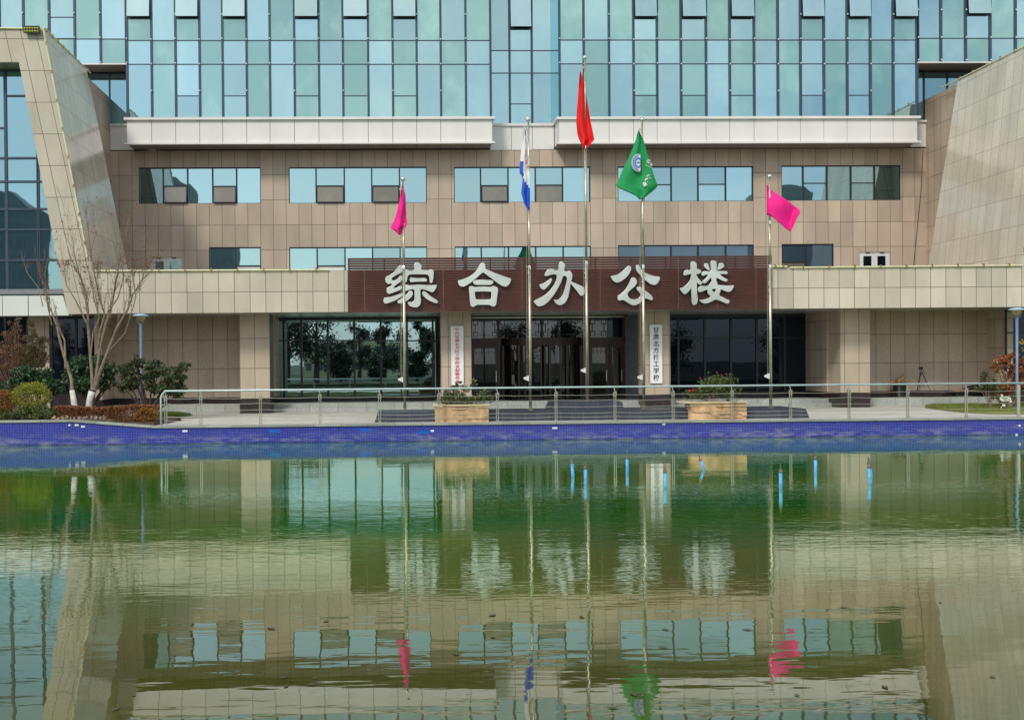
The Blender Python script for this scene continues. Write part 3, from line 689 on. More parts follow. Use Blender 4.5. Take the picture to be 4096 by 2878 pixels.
# --- podium
xc = [X(u, 1450, YC) for u in (958, 1080, 1766, 1885, 2580, 2681, 3362, 3480)]
MB().box(-24, 46, 44.72, YG+.5, HP-.2, ZP).build('podium', M['granite_grey'], B)
MB().box(xc[1]+.01, xc[2]-.01, 44.38, 44.719, HP-.2, HP+.17).build('podium_step', M['granite_grey'], B)
MB().box(xc[3]+.01, xc[4]-.01, 44.38, 44.719, HP-.2, HP+.17).build('podium_step', M['granite_grey'], B)
MB().box(xc[5]+.01, xc[6]-.01, 44.38, 44.719, HP-.2, HP+.17).build('podium_step', M['granite_grey'], B)
# --- walls under the canopy
def bwall(a, b, y, name='back_wall', mat='back'):
    o = MB().box(a, b, y, y+.25, ZP+.28, ZFB+.018).build(name, M[mat], B)
    MB().box(a, b, y-.015, y+.25, ZP+.001, ZP+.279).build('skirting', M['granite'], o)
def swall(x, y0, y1, w_, name='side_wall'):
    o = MB().box(x, x+w_, y0, y1, ZP+.28, ZFB+.018).build(name, M['side'], B)
    MB().box(x-.01, x+w_+.01, y0, y1, ZP+.001, ZP+.279).build('skirting', M['granite'], o)
xs1 = X(408, 1450, 43.6)
bwall(xs1+.01, xc[1]-.05, YB); swall(xs1-.3, 43.6, YB+.2, .3); swall(xc[1]-.3, YB+.26, YG+.3, .3)
x6 = 18.6
swall(x6, 44.705, YG+.3, .3); xe = X(3950, 1450, YB)
bwall(x6+.305, xe, YB); swall(xe, 43.9, YB+.26, .3)
# --- ground-floor glazing
def gfglass(us, v0, v1, Y, tv, gm, dk=None, zsk=True):
    fr, r = window(us, v0, v1, Y, {i: tv for i in range(len(us)-1)}, gm, {i: ((dk or {}).get(i, gm), 0) for i in range(len(us)-1)}, fw=.075, rec=.02)
    f = MB(); f.box(r[0], r[1], Y-.03, Y+.1, ZP+.001, r[2]-.001); f.build('plinth', M['granite'], B)
    MB().box(r[0], r[1], Y-.01, Y+.1, r[3]+.001, ZFB+.018).build('head_panel', M['frame'], B)
gfglass([1096, 1206, 1312, 1418, 1524, 1629, 1732, 1790], 1273, 1586, YG, 1362, 'gdark')
gfglass([2660, 2713, 2819, 2923, 3027, 3138, 3238], 1262, 1568, YG, 1350, 'gblack')
for us, dk in (([-240, -120, 22, 112], 0), ([205, 305, 405], 0)):
    window(us, 1263, 1570, 43.62, {}, 'gblack' if us[0] < 0 else 'gblack', fm='frame', fw=.08, rec=.04)
a, b = X(-240, 1500, 43.62), X(405, 1500, 43.62)
MB().box(a, b, 43.66, 44.1, ZP-.5, Z(200, 1571, 43.62)).build('plinth', M['granite'], B)
MB().box(X(115, 1400, 43.6), X(198, 1400, 43.6), 43.55, 44.2, HP, ZFB+.018).build('pier', M['column'], B)
x0, x1 = xe+.31, 46
gw = window([4023, 4150, 4300], 1238, 1560, 43.9, {0: 1330, 1: 1330}, 'gblack', fm='frame', fw=.08, rec=.04)
MB().box(xe+.31, 46, 43.95, 44.3, ZP-.4, gw[1][2]).build('plinth', M['granite'], B)

# --- entrance
YE = YG-.35
en = MB(); xa_, xb_ = xc[3]+.02, xc[4]-.02
ze0, ze1 = ZP+.001, ZFB+.018
def ez(v): return Z(2200, v, YE)
def ex(u): return X(u, 1450, YE)
en.box(xa_, xb_, YE, YE+.12, ez(1268), ze1)
en.box(ex(1888), ex(2005), YE-.01, YE+.13, ez(1378), ez(1350)); en.box(ex(2350), ex(2502), YE-.01, YE+.13, ez(1378), ez(1350))
for u, w_ in ((1995, .10), (2169, .09), (2357, .10), (2496, .10)): en.box(ex(u)-w_/2, ex(u)+w_/2, YE-.013, YE+.1, ez(1350) if u == 2169 else ze0, ez(1269))
E = en.build('entrance', M['brown'], B)
MB().box(ex(1888), ex(2498), YE-.03, YE+.02, ez(1271), ez(1266)).build('light_rail', M['steel'], E)
for a, b in ((1890, 1993), (1998, 2167), (2171, 2355), (2359, 2430), (2432, 2494)):
    MB().box(ex(a), ex(b), YE+.05, YE+.06, ez(1350), ez(1268)).build('transom_pane', M['gdoor' if b < 2431 else 'gblack'], E)
    if b > 2431: continue
    l = MB(); z1_, z0_ = ez(1278), ez(1345); xl, xr_ = ex(a)+.12, ex(b)-.12
    t = .022
    l.box(xl+.2, xr_-.2, YE, YE+.04, z0_+.06, z0_+.06+t); l.box(xl+.2, xr_-.2, YE, YE+.04, z1_-.06-t, z1_-.06)
    for x in (xl, xr_-t): l.box(x, x+t, YE, YE+.04, z0_+.15, z1_-.15)
    for x in (xl, xr_):
        for zc_ in (z0_+.02, z1_-.22):
            s_ = 1 if x == xl else -1
            l.box(x-.08*s_, x+.14*s_, YE-.002, YE+.035, zc_, zc_+t); l.box(x-.08*s_, x+.14*s_, YE-.002, YE+.035, zc_+.19, zc_+.19+t)
            l.box(x-.08*s_, x-.058*s_, YE-.004, YE+.033, zc_+t, zc_+.19); l.box(x+.12*s_, x+.14*s_, YE-.004, YE+.033, zc_+t, zc_+.19)
    l.build('lattice', M['brown'], E)
for a, b in ((1888, 1992), (2360, 2433), (2440, 2494)):       # side doors
    d = MB(); x0, x1 = ex(a), ex(b); z1_ = ez(1380)
    d.box(x0, x0+.11, YE+.02, YE+.09, ze0, z1_); d.box(x1-.11, x1, YE+.02, YE+.09, ze0, z1_); d.box(x0+.11, x1-.11, YE+.02, YE+.09, z1_-.12, z1_); d.box(x0+.11, x1-.11, YE+.02, YE+.09, ze0, ze0+.12)
    dr = d.build('side_door', M['brown'], E)
    MB().box(x0+.11, x1-.11, YE+.05, YE+.06, ze0+.12, z1_-.12).build('pane', M['gdoor'], dr)
    l = MB(); l.box(x0+.11, x1-.11, YE+.03, YE+.045, z1_-.30, z1_-.28)
    for k in range(4): xx = x0+.15+(x1-x0-.3)*k/3; l.box(xx, xx+.02, YE+.028, YE+.048, z1_-.42, z1_-.12)
    l.build('lattice', M['brown'], dr)
    MB().box(x1-.10, x1-.07, YE-.04, YE+.018, ZP+.8, ZP+1.3).build('handle', M['steel'], dr)
# revolving door drum
cx, rr = (ex(2003)+ex(2342))/2, (ex(2342)-ex(2003))/2
cyy = YE+.9; zt1, zt0 = ez(1350), ez(1380)
dm = MB(); n = 28; pts = []
th0 = math.acos(min(1, .9/rr)) if rr > .9 else 0
arc = [(-math.pi/2)+(math.pi/2-.35)*(2*i/n-1) for i in range(n+1)]
for i in range(n):
    p, q = arc[i], arc[i+1]
    a = (cx+rr*math.cos(p), cyy+rr*math.sin(p)*.75); b = (cx+rr*math.cos(q), cyy+rr*math.sin(q)*.75)
    dm.add([(a[0], a[1], zt0), (b[0], b[1], zt0), (b[0], b[1], zt1), (a[0], a[1], zt1), (a[0], YE+.1, zt1), (b[0], YE+.1, zt1)], [(0, 1, 2, 3), (3, 2, 5, 4)])
D = dm.build('revolving_door', M['brown'], B)
for k, an in enumerate((-2.75, -2.2, -1.45, -1.0, -.4)):
    x, y = cx+rr*math.cos(an), cyy+rr*math.sin(an)*.75
    MB().box(x-.05, x+.05, y-.03, y+.07, ze0, zt0).build('door_post', M['brown'], D)
g_ = MB()
for i in range(n):
    p, q = arc[i], arc[i+1]; r2 = rr-.06
    a = (cx+r2*math.cos(p), cyy+r2*math.sin(p)*.75); b = (cx+r2*math.cos(q), cyy+r2*math.sin(q)*.75)
    if -1.9 < (p+q)/2 < -1.3 : continue
    g_.add([(a[0], a[1], ze0), (b[0], b[1], ze0), (b[0], b[1], zt0), (a[0], a[1], zt0)], [(0, 1, 2, 3)])
g_.build('curved_glass', M['gdoor'], D)
for s_ in (-1, 1):
    xx = cx-.06+s_*.43; d = MB(); y = cyy-rr*.75+.12
    d.box(xx-.38, xx-.31, y, y+.05, ze0, zt0); d.box(xx+.31, xx+.38, y, y+.05, ze0, zt0); d.box(xx-.31, xx+.31, y, y+.05, ze0, ze0+.12); d.box(xx-.31, xx+.31, y, y+.05, zt0-.08, zt0)
    lf = d.build('door_leaf', M['brown'], D); MB().box(xx-.31, xx+.31, y+.02, y+.03, ze0+.12, zt0-.08).build('pane', M['gdoor'], D)

# ================================================================ SIGN ON THE CANOPY
ys = YF-.14
xs0, xs1_ = X(1392, 1140, ys), X(3087, 1130, ys)
zt_s, zb_s = Z(2240, 1026, ys), Z(2240, 1243.5, ys)
SB = thing('sign_board', 'long dark red slatted sign board on the canopy carrying five large steel characters', 'sign board', ((xs0+xs1_)/2, ys, zb_s))
ns_ = 23; pit = (zt_s-zb_s)/ns_
for i in range(ns_):
    MB().box(xs0, xs1_, ys-.03, ys+.03, zb_s+i*pit+.006, zb_s+(i+1)*pit-(.010 if i < ns_-6 else .013)).build('slat', M['slat'], SB)
p_ = MB(); nx = 13
for i in range(nx):
    x = xs0+.02+(xs1_-xs0-.1)*i/(nx-1); p_.box(x, x+.05, ys+.031, ys+.10, zb_s, zt_s-.01)
p_.build('bracket', M['frame'], SB)
for i in range(nx-2):
    x = xs0+.65+(xs1_-xs0-1.3)*i/(nx-3); b_ = MB()
    b_.box(x-.004, x+.004, ys+.001, ys+.0305, zb_s+.01, zt_s-.01)
    for k in range(1, ns_): b_.box(x-.012, x+.012, ys-.036, ys-.029, zb_s+k*pit-.018, zb_s+k*pit+.004)
    b_.build('clip_strip', M['steel'], SB)

LET = [
 (1520, 1030, [
  [[(600,225),(640,245),(660,290),(660,370),(625,430),(540,480),(430,540),(360,590),(338,640),(360,672),(420,675),(500,640),(560,580),(600,540),(640,545),(660,590),(655,640),(610,700),(520,760),(430,830),(390,885),(415,900),(500,880),(580,840),(620,835),(640,860),(635,900),(590,945),(450,1000),(330,1045),(260,1060),(215,1035),(198,980),(200,920),(230,885),(300,850),(345,810),(365,765),(310,765),(240,770),(195,740),(165,680),(160,620),(190,560),(260,535),(350,480),(430,410),(500,320),(560,245)]],
  [[(105,1270),(115,1210),(150,1180),(300,1160),(450,1120),(600,1065),(680,1032),(712,1040),(712,1085),(690,1105),(600,1160),(450,1250),(300,1310),(180,1345),(125,1325)]],
  [[(1080,148),(1150,165),(1200,215),(1215,280),(1195,340),(1225,370),(1330,375),(1430,375),(1480,350),(1530,360),(1565,400),(1565,520),(1555,640),(1530,720),(1495,745),(1465,720),(1455,640),(1445,570),(1410,515),(1350,490),(1200,490),(1000,490),(880,495),(830,520),(800,570),(790,640),(780,690),(750,720),(715,690),(705,600),(705,480),(710,400),(740,360),(790,360),(840,385),(920,395),(1000,375),(1015,340),(1005,280),(1005,200),(1035,160)]],
  [[(878,660),(885,610),(930,588),(1000,600),(1120,610),(1250,605),(1330,610),(1365,650),(1360,695),(1300,702),(1150,702),(1020,708),(930,720),(890,700)]],
  [[(665,920),(680,880),(730,810),(790,800),(860,820),(950,815),(1100,800),(1300,808),(1500,815),(1600,805),(1645,808),(1655,850),(1620,930),(1560,1000),(1510,1012),(1450,990),(1350,950),(1250,930),(1195,930),(1180,970),(1180,1150),(1195,1250),(1185,1350),(1140,1420),(1060,1455),(980,1450),(890,1420),(835,1370),(822,1325),(850,1305),(930,1305),(990,1280),(1015,1220),(1018,1100),(1015,980),(990,930),(900,935),(800,960),(710,985),(675,965)]],
  [[(515,1305),(530,1270),(620,1220),(720,1140),(800,1060),(850,995),(900,978),(945,1000),(958,1050),(940,1120),(880,1190),(780,1265),(690,1320),(600,1342),(540,1335)]],
  [[(1240,1050),(1255,1010),(1300,998),(1350,1020),(1450,1110),(1560,1190),(1650,1240),(1690,1290),(1680,1330),(1630,1330),(1520,1290),(1400,1230),(1300,1150),(1260,1100)]]]),
 (1810, 1030, [
  [[(880,152),(930,180),(955,240),(958,330),(1080,390),(1250,460),(1450,535),(1620,595),(1700,620),(1705,680),(1660,770),(1600,835),(1540,848),(1440,820),(1330,750),(1200,650),(1050,540),(950,465),(900,435),(850,460),(740,560),(600,680),(480,770),(360,835),(290,850),(215,825),(175,760),(165,690),(200,665),(350,625),(500,560),(620,480),(700,390),(770,270),(820,180)]],
  [[(605,730),(620,700),(700,665),(800,655),(900,655),(1040,668),(1130,668),(1180,690),(1190,730),(1150,780),(1090,797),(900,797),(700,797),(640,780)]],
  [[(485,930),(490,880),(530,845),(580,845),(650,868),(780,860),(900,855),(1030,860),(1130,865),(1180,840),(1240,845),(1300,880),(1328,940),(1310,1080),(1290,1250),(1275,1360),(1240,1415),(1190,1430),(1130,1410),(1080,1382),(900,1382),(730,1382),(680,1405),(620,1440),(570,1435),(535,1400),(515,1300),(505,1120)],
   [(655,1005),(720,995),(900,988),(1080,995),(1135,1005),(1140,1080),(1135,1180),(1110,1225),(1040,1232),(900,1232),(720,1232),(680,1215),(660,1150),(650,1060)]]]),
 (2110, 1030, [
  [[(970,118),(1030,135),(1075,190),(1092,260),(1075,310),(1065,360),(1090,395),(1140,410),(1190,392),(1230,390),(1270,430),(1305,510),(1305,580),(1285,650),(1272,700),(1400,760),(1520,815),(1640,880),(1665,960),(1655,1070),(1600,1112),(1570,1118),(1530,1090),(1450,980),(1350,860),(1255,765),(1240,880),(1215,1000),(1190,1120),(1150,1230),(1090,1320),(1010,1378),(930,1390),(860,1365),(810,1310),(780,1245),(840,1245),(920,1225),(990,1165),(1040,1080),(1080,960),(1120,820),(1150,700),(1160,610),(1145,570),(1105,540),(1060,535),(1035,560),(980,700),(910,850),(820,1010),(720,1150),(620,1270),(520,1360),(420,1410),(320,1425),(260,1385),(215,1330),(190,1280),(300,1215),(430,1150),(540,1080),(640,990),(720,890),(790,780),(830,690),(855,600),(855,530),(830,495),(760,492),(680,505),(600,530),(545,542),(505,530),(505,490),(540,420),(590,360),(650,340),(730,345),(810,372),(870,378),(905,350),(915,260),(925,170)]],
  [[(688,610),(710,635),(700,680),(650,770),(570,860),(500,930),(470,940),(420,920),(375,870),(355,815),(380,785),(450,765),(550,710),(630,650)]]]),
 (2420, 1030, [
  [[(175,560),(200,540),(320,515),(440,460),(550,370),(630,290),(680,250),(715,245),(745,275),(755,330),(735,400),(680,500),(600,590),(500,670),(420,715),(340,730),(270,705),(215,650),(185,600)]],
  [[(905,290),(915,240),(950,215),(985,225),(1005,270),(1050,350),(1140,430),(1250,490),(1400,540),(1500,560),(1570,565),(1597,590),(1585,660),(1530,750),(1470,795),(1400,795),(1320,765),(1230,700),(1140,620),(1050,530),(960,440),(915,370)]],
  [[(820,588),(870,605),(910,650),(925,710),(905,780),(850,850),(770,920),(690,990),(655,1040),(650,1100),(680,1160),(740,1210),(840,1232),(930,1215),(1000,1175),(1040,1120),(1045,1080),(1010,1020),(950,960),(928,910),(940,870),(985,850),(1030,860),(1080,910),(1160,965),(1260,1040),(1350,1110),(1385,1180),(1388,1230),(1350,1245),(1280,1225),(1200,1195),(1150,1210),(1060,1290),(960,1360),(870,1395),(780,1385),(700,1345),(620,1290),(560,1250),(500,1240),(420,1258),(380,1235),(368,1170),(390,1115),(460,1070),(540,1000),(620,910),(680,800),(730,700),(760,620)]]]),
 (2700, 1030, [
  [[(530,118),(580,135),(620,190),(625,280),(640,340),(700,350),(745,380),(735,440),(700,470),(650,480),(612,490),(640,560),(700,650),(760,710),(778,745),(760,785),(720,795),(680,770),(628,735),(630,900),(635,1080),(652,1200),(645,1310),(600,1370),(550,1388),(510,1365),(490,1300),(480,1100),(470,875),(430,940),(370,1010),(310,1060),(280,1070),(230,1045),(180,980),(150,910),(240,870),(340,790),(420,690),(460,590),(470,490),(420,485),(340,505),(280,522),(248,500),(255,440),(290,380),(340,360),(400,372),(450,370),(455,280),(455,180),(480,130)]],
  [[(850,220),(870,180),(920,170),(950,185),(970,240),(1000,320),(1000,365),(960,360),(890,310),(855,265)]],
  [[(1240,340),(1255,280),(1280,200),(1320,165),(1370,165),(1410,200),(1428,245),(1400,290),(1330,330),(1260,355)]],
  [[(1100,90),(1160,100),(1200,140),(1205,250),(1210,380),(1300,400),(1430,400),(1500,405),(1525,440),(1515,480),(1400,480),(1290,487),(1350,540),(1440,600),(1520,640),(1525,675),(1480,700),(1400,680),(1300,630),(1205,590),(1195,680),(1225,740),(1240,800),(1350,815),(1500,825),(1600,825),(1700,820),(1710,850),(1670,930),(1610,990),(1540,1002),(1460,980),(1380,945),(1325,935),(1315,1000),(1280,1105),(1380,1160),(1480,1215),(1570,1250),(1580,1300),(1550,1340),(1500,1340),(1400,1300),(1280,1250),(1180,1225),(1080,1275),(980,1320),(880,1340),(800,1325),(745,1290),(725,1250),(800,1240),(920,1210),(1045,1150),(980,1080),(948,1000),(950,940),(880,950),(790,990),(720,1008),(680,990),(668,940),(700,870),(760,835),(860,845),(950,830),(1010,790),(1040,740),(1075,700),(1060,640),(1055,575),(1010,620),(940,690),(880,745),(830,750),(800,725),(810,690),(870,640),(930,570),(960,485),(900,500),(830,527),(785,520),(772,490),(800,430),(850,400),(930,408),(1045,400),(1050,280),(1040,150),(1060,105)],
   [(1070,935),(1120,915),(1180,915),(1205,935),(1180,990),(1150,1028),(1120,1015),(1085,975)]]]),
]
def curve_mesh(polys, extr, bev, name, mat, parent, y):
    """filled 2D outlines (x, z) turned upright and given thickness"""
    c = bpy.data.curves.new(name, 'CURVE'); c.dimensions = '2D'; c.fill_mode = 'BOTH'; c.extrude = extr; c.bevel_depth = bev; c.bevel_resolution = 1
    for pts in polys:
        s = c.splines.new('POLY'); s.points.add(len(pts)-1); s.use_cyclic_u = True
        for q, (x, z) in zip(s.points, pts): q.co = (x, z, 0, 1)
    return upright(c, name, mat, parent, y)
def upright(c, name, mat, parent, y):
    o = bpy.data.objects.new('tmp', c); COL.objects.link(o)
    bpy.context.view_layer.update()
    me = bpy.data.meshes.new_from_object(o.evaluated_get(bpy.context.evaluated_depsgraph_get()))
    COL.objects.unlink(o); bpy.data.objects.remove(o)
    off = top(parent).location if parent else Vector((0, 0, 0))
    for v in me.vertices: v.co = Vector((v.co.x, y-v.co.z, v.co.y))-off
    me.name = name; me.materials.clear(); me.materials.append(mat)
    me.polygons.foreach_set('material_index', [0]*len(me.polygons))
    r = bpy.data.objects.new(name, me); COL.objects.link(r); r.parent = parent; return r
def catmull(pts, k=3):
    out = []; n = len(pts)
    for i in range(n):
        p0, p1, p2, p3 = (Vector(pts[(i+j-1) % n]) for j in range(4))
        for s in range(k):
            t = s/k; out.append(tuple(.5*((2*p1)+(p2-p0)*t+(2*p0-5*p1+4*p2-p3)*t*t+(3*p1-p0-3*p2+p3)*t**3)))
    return out
yl = ys-.16
for (ou, ov, strokes) in LET:
    polys = []
    for st in strokes:
        for ring in st:
            polys.append([(P(ou+x/7.332, ov+y/7.332, yl).x, P(ou+x/7.332, ov+y/7.332, yl).z) for x, y in catmull(ring, 2)])
    lt = curve_mesh(polys, .045, .008, 'letter', M['letter'], SB, yl)
    xs_ = [p[0] for q in polys for p in q]; zs_ = [p[1] for q in polys for p in q]
    st_ = MB()
    for q in polys:
        for k in (0, len(q)//3, 2*len(q)//3):
            if len(q) < 40 and k: continue
            cx_ = sum(p[0] for p in q)/len(q); cz_ = sum(p[1] for p in q)/len(q)
            x = q[k][0]+(cx_-q[k][0])*.06; z = q[k][1]+(cz_-q[k][1])*.06
            st_.tube([(x, yl+.05, z), (x, ys-.03, z)], .012, 6)
    st_.build('stud', M['steel'], lt)

def text_mesh(txt, size, name, mat, parent, x, y, z, extr=.004, bold=.0, sx=1.0, ry=0.):
    c = bpy.data.curves.new(name, 'FONT'); c.body = txt; c.size = size; c.extrude = extr; c.offset = bold; c.align_x = 'CENTER'; c.align_y = 'CENTER'; c.resolution_u = 3
    o = upright(c, name, mat, parent, 0)
    off = top(parent).location; cr_, sr = math.cos(ry), math.sin(ry)
    for v in o.data.vertices:
        p = v.co+off; px, pz = p.x*sx, p.z; v.co = Vector((px*cr_-pz*sr+x, p.y+y, px*sr+pz*cr_+z))-off
    return o
# ---- two vertical name boards on the columns
def name_board(u0, u1, v0, v1, chars, mat, label, vts, wch):
    y = YC-.06; a, b, z0, z1 = rx(u0, u1, v0, v1, y)
    t = thing('name_board', label, 'sign', ((a+b)/2, YC, z0), 'vertical name boards on the columns')
    MB().box(a, b, y, YC-.002, z0, z1).build('board', M['plaque'], t)
    r = MB(); r.box(a-.012, a, y-.008, YC-.003, z0-.012, z1+.012); r.box(b, b+.012, y-.008, YC-.003, z0-.012, z1+.012); r.box(a, b, y-.008, YC-.003, z1, z1+.012); r.box(a, b, y-.008, YC-.003, z0-.012, z0)
    r.build('rim', M['steel'], t)
    for k, ch in enumerate(chars):
        v = vts[0]+(vts[1]-vts[0])*k/(len(chars)-1)
        h = (vts[1]-vts[0])/(len(chars)-1)/96.5
        text_mesh(ch, h*.93, 'character', mat, t, (a+b)/2+.01*0, y-.005, Z((u0+u1)/2, v, y), .003, h*.012, wch)
name_board(1804, 1854, 1304.5, 1539, '中共甘肃北方技工学校支部委员会', M['redpaint'], 'tall white board with fifteen red characters on the column left of the entrance', (1318, 1526), 1.45)
name_board(2600, 2649, 1299, 1532, '甘肃北方技工学校', M['blackpaint'], 'tall white board with eight black characters on the column right of the entrance', (1321, 1511), .98)

# ================================================================ LIGHT TUBES, FLOODLIGHT, TERRACE PLANT, CABLE
def light_strip(pts, ncl, label):
    t = thing('light_strip', label, 'light strip', tuple(pts[0]), 'light tubes along the stone edges')
    MB().tube(pts, .035, 8).build('tube', M['led'], t)
    L = [Vector(p) for p in pts]
    for i in range(ncl):
        f = (i+.5)/ncl; p = L[0].lerp(L[-1], f)
        MB().box(p.x-.025, p.x+.025, p.y-.045, p.y+.05, p.z-.045, p.z+.085).build('clip', M['brass'], t)
def pf(u, v, Y): return P(u, v, Y)
light_strip([pf(372, 1083, YF-.05), pf(1316, 1079, YF-.05)], 9, 'long pale light tube on top of the canopy left of the red sign board')
light_strip([pf(3160, 1070, YF-.05), pf(4088, 1061, YF-.05)], 9, 'long pale light tube on top of the canopy right of the red sign board')
light_strip([pf(3086, 1065, YF-.06), pf(3148, 1066, YF-.06)], 2, 'short loose light tube beside the right end of the red sign board')
light_strip([pf(173, 118, YF-.04), pf(350, 1030, YF-.04)], 8, 'sloping pale light tube down the front edge of the left stone wing')
light_strip([pf(-60, 112, YF-.04), pf(160, 115, YF-.04)], 2, 'short level light tube on top of the left stone wing')
ztop = A_[1]+.04
light_strip([(A_[0]+.02, YF+.1, ztop), (A_[0]-.02, 48.6, ztop)], 9, 'pale light tube along the receding top edge of the left stone wing')
light_strip([(xr(zt_)-.02, YF+.1, zt_+.04), (xr(zt_)-.02, 50.9, zt_+.04)], 8, 'pale light tube along the receding top edge of the right stone wing')
p = P(128, 122, YF-.12)
FL = thing('floodlight', 'black floodlight with rows of round yellow lamps on the top of the left stone wing', 'floodlight', (p.x, p.y, p.z))
q = MB(); q.prism([(p.x-.30, p.z-.12), (p.x+.33, p.z-.14), (p.x+.31, p.z+.15), (p.x-.33, p.z+.15)], p.y-.1, p.y); q.build('housing', M['plastic'], FL)
q = MB()
for r_ in range(2):
    for k in range(6):
        q.lathe((0, 0, 0), [(.001, 0)], 3) if False else None
        c = (p.x-.25+k*.10, p.y-.105, p.z+.055-r_*.115); q.ball(c, .038, 1, 8, 6)
q.build('lamp_cells', simple('yellow_led_lens', (.55, .55, .05), .3), FL)
MB().box(p.x-.05, p.x+.05, p.y, p.y+.14, p.z-.05, p.z+.05).build('bracket', M['steel'], FL)

def plant(name, label, cat, base, clumps, mat, nleaf, size, stems=5, group=None, stem_mat='twig', asp=.5, sr=.012, up=(0, 0, .6)):
    t = thing(name, label, cat, tuple(base), group)
    s = MB(); b = Vector(base)
    for c, r in clumps:
        for k in range(max(1, stems//len(clumps))):
            e = Vector(c)+Vector([random.uniform(-.5, .5)*q for q in r]); m_ = b.lerp(e, .5)+Vector((random.gauss(0, .05), random.gauss(0, .05), 0))
            s.tube([b+Vector((random.gauss(0, .03), random.gauss(0, .03), 0)), m_, e], [sr, sr*.7, sr*.3], 5)
    s.build('stem', M[stem_mat], t)
    f = MB(); tot = sum(r[0]*r[1]*r[2] for c, r in clumps)
    for c, r in clumps:
        n = int(nleaf*r[0]*r[1]*r[2]/tot)
        sub = [Vector((random.gauss(0, .5), random.gauss(0, .5), random.gauss(0, .5))) for _ in range(max(3, n//28))]
        for k in range(n):
            o = random.choice(sub)+Vector((random.gauss(0, .17), random.gauss(0, .17), random.gauss(0, .17)))
            if o.length > 1.15: o *= 1.1/o.length
            f.leaf(Vector(c)+Vector((o.x*r[0], o.y*r[1], o.z*r[2])), size, asp, up)
    f.build('foliage', M[mat], t); return t
pb = P(3775, 1058, 50.); 
plant('terrace_plant', 'small yellow green plant growing on the terrace in front of the right stone wing', 'plant', (pb.x, 50., 5.7), [((pb.x, 50, 6.75), (.22, .2, .38)), ((pb.x-.4, 50, 6.35), (.15, .15, .12))], 'yellowplant', 260, .12, 6)
cb_ = MB().tube([P(3692, 600, YW-.05), P(3684, 760, YW-.06), P(3670, 900, YW-.06), P(3652, 1080, YW-.06)], .014, 5).build('cable', M['frame'])
tag(cb_, 'thin dark cable hanging down the stone wall beside the right wing', 'cable')

# ================================================================ FLAG PLATFORM, PLANTERS, RAILING
fp = thing('flag_platform', 'low two step dark slate platform on which the flagpoles stand', 'platform', (8, 37, HP))
x0, x1 = G(1500, 1684, HP).x, G(3214, 1668, HP).x
y0 = 35.95; zt1_ = HP+.32
a, b = x0, x1
MB().add([(a, y0, HP), (b, y0, HP), (b-.10, y0+.06, zt1_), (a+.10, y0+.06, zt1_), (a, 38.4, HP), (b, 38.4, HP), (b-.1, 38.4, zt1_), (a+.1, 38.4, zt1_)], [(0, 1, 2, 3), (3, 2, 6, 7), (1, 5, 6, 2), (4, 0, 3, 7), (5, 4, 7, 6)]).build('lower_step', M['black'], fp)
zt2 = zt1_+.25; a, b = P(2211, 1637, 37.5).x, P(2495, 1637, 37.5).x
MB().add([(a, 37.5, zt1_+.002), (b, 37.5, zt1_+.002), (b-.05, 37.53, zt2), (a+.13, 37.53, zt2), (a, 39.4, zt1_+.002), (b, 39.4, zt1_+.002), (b-.05, 39.4, zt2), (a+.13, 39.4, zt2)], [(0, 1, 2, 3), (3, 2, 6, 7), (1, 5, 6, 2), (4, 0, 3, 7), (5, 4, 7, 6)]).build('upper_step', M['black'], fp)
MB().box(a, b, 38.402, 39.4, HP, zt1_).build('support', M['black'], fp)

def planter(u0, u1, v0, v1, ulip0, ulip1, label):
    y = 35.62; a, b, z0, z1 = rx(u0, u1, v0, v1, y); z0 = HP
    t = thing('planter', label, 'planter', ((a+b)/2, y+.4, HP), 'stone planters behind the railing')
    n = 9; h = (z1-z0-.05)/n
    body = MB()
    for k in range(n):
        x = a+random.uniform(-.02, .02)
        while x < b-.01:
            w_ = random.uniform(.25, .9); x2 = min(b+random.uniform(-.01, .01), x+w_)
            if b-x2 < .15: x2 = b
            body.box(x+.002, x2-.002, y+random.uniform(-.06, .01), y+.15, z0+k*h+.004, z0+(k+1)*h-.005); x = x2
    body.box(a+.01, b-.01, y+.02, y+.78, z0, z1-.06)
    body.build('stacked_stone', M['sandstone'], t)
    c, d = X(ulip0, v0, y), X(ulip1, v0, y)
    l = MB(); l.box(c, d, y-.06, y+.12, z1-.05, z1); l.box(c, d, y+.70, y+.86, z1-.05, z1); l.box(c, c+.16, y+.121, y+.699, z1-.05, z1); l.box(d-.16, d, y+.121, y+.699, z1-.05, z1)
    l.build('rim', M['sandrim'], t); MB().box(c+.17, d-.17, y+.125, y+.695, z1-.05, z1-.03).build('soil', M['soil'], t)
    return (a+b)/2, y+.4, z1
M['sandstone'] = simple('split_sandstone', (.68, .46, .25), .85, 0, .42, 3.5, bmp=.4)
M['sandrim'] = simple('sandstone_rim', (.75, .62, .42), .8, 0, .1, 3)
p1 = planter(1740, 1955, 1617, 1683, 1734, 1957, 'sandstone planter under the red lettered board, holding leggy yellowing plants')
p2 = planter(2763, 2986, 1605, 1672, 2731, 2990, 'sandstone planter on the right holding a bushy rose with red blooms')
plant('planter_shrub', 'leggy yellow green shrub growing in the left sandstone planter', 'shrub', (p1[0]-.1, p1[1], p1[2]-.03),
      [((p1[0]-.45, p1[1], p1[2]+.28), (.30, .2, .28)), ((p1[0]+.05, p1[1], p1[2]+.32), (.30, .2, .38)), ((p1[0]+.72, p1[1], p1[2]+.22), (.42, .22, .22)), ((p1[0]+.5, p1[1], p1[2]+.6), (.14, .1, .26)), ((p1[0]-.1, p1[1], p1[2]+.08), (.75, .22, .12))], 'rosebush', 1500, .10, 14)
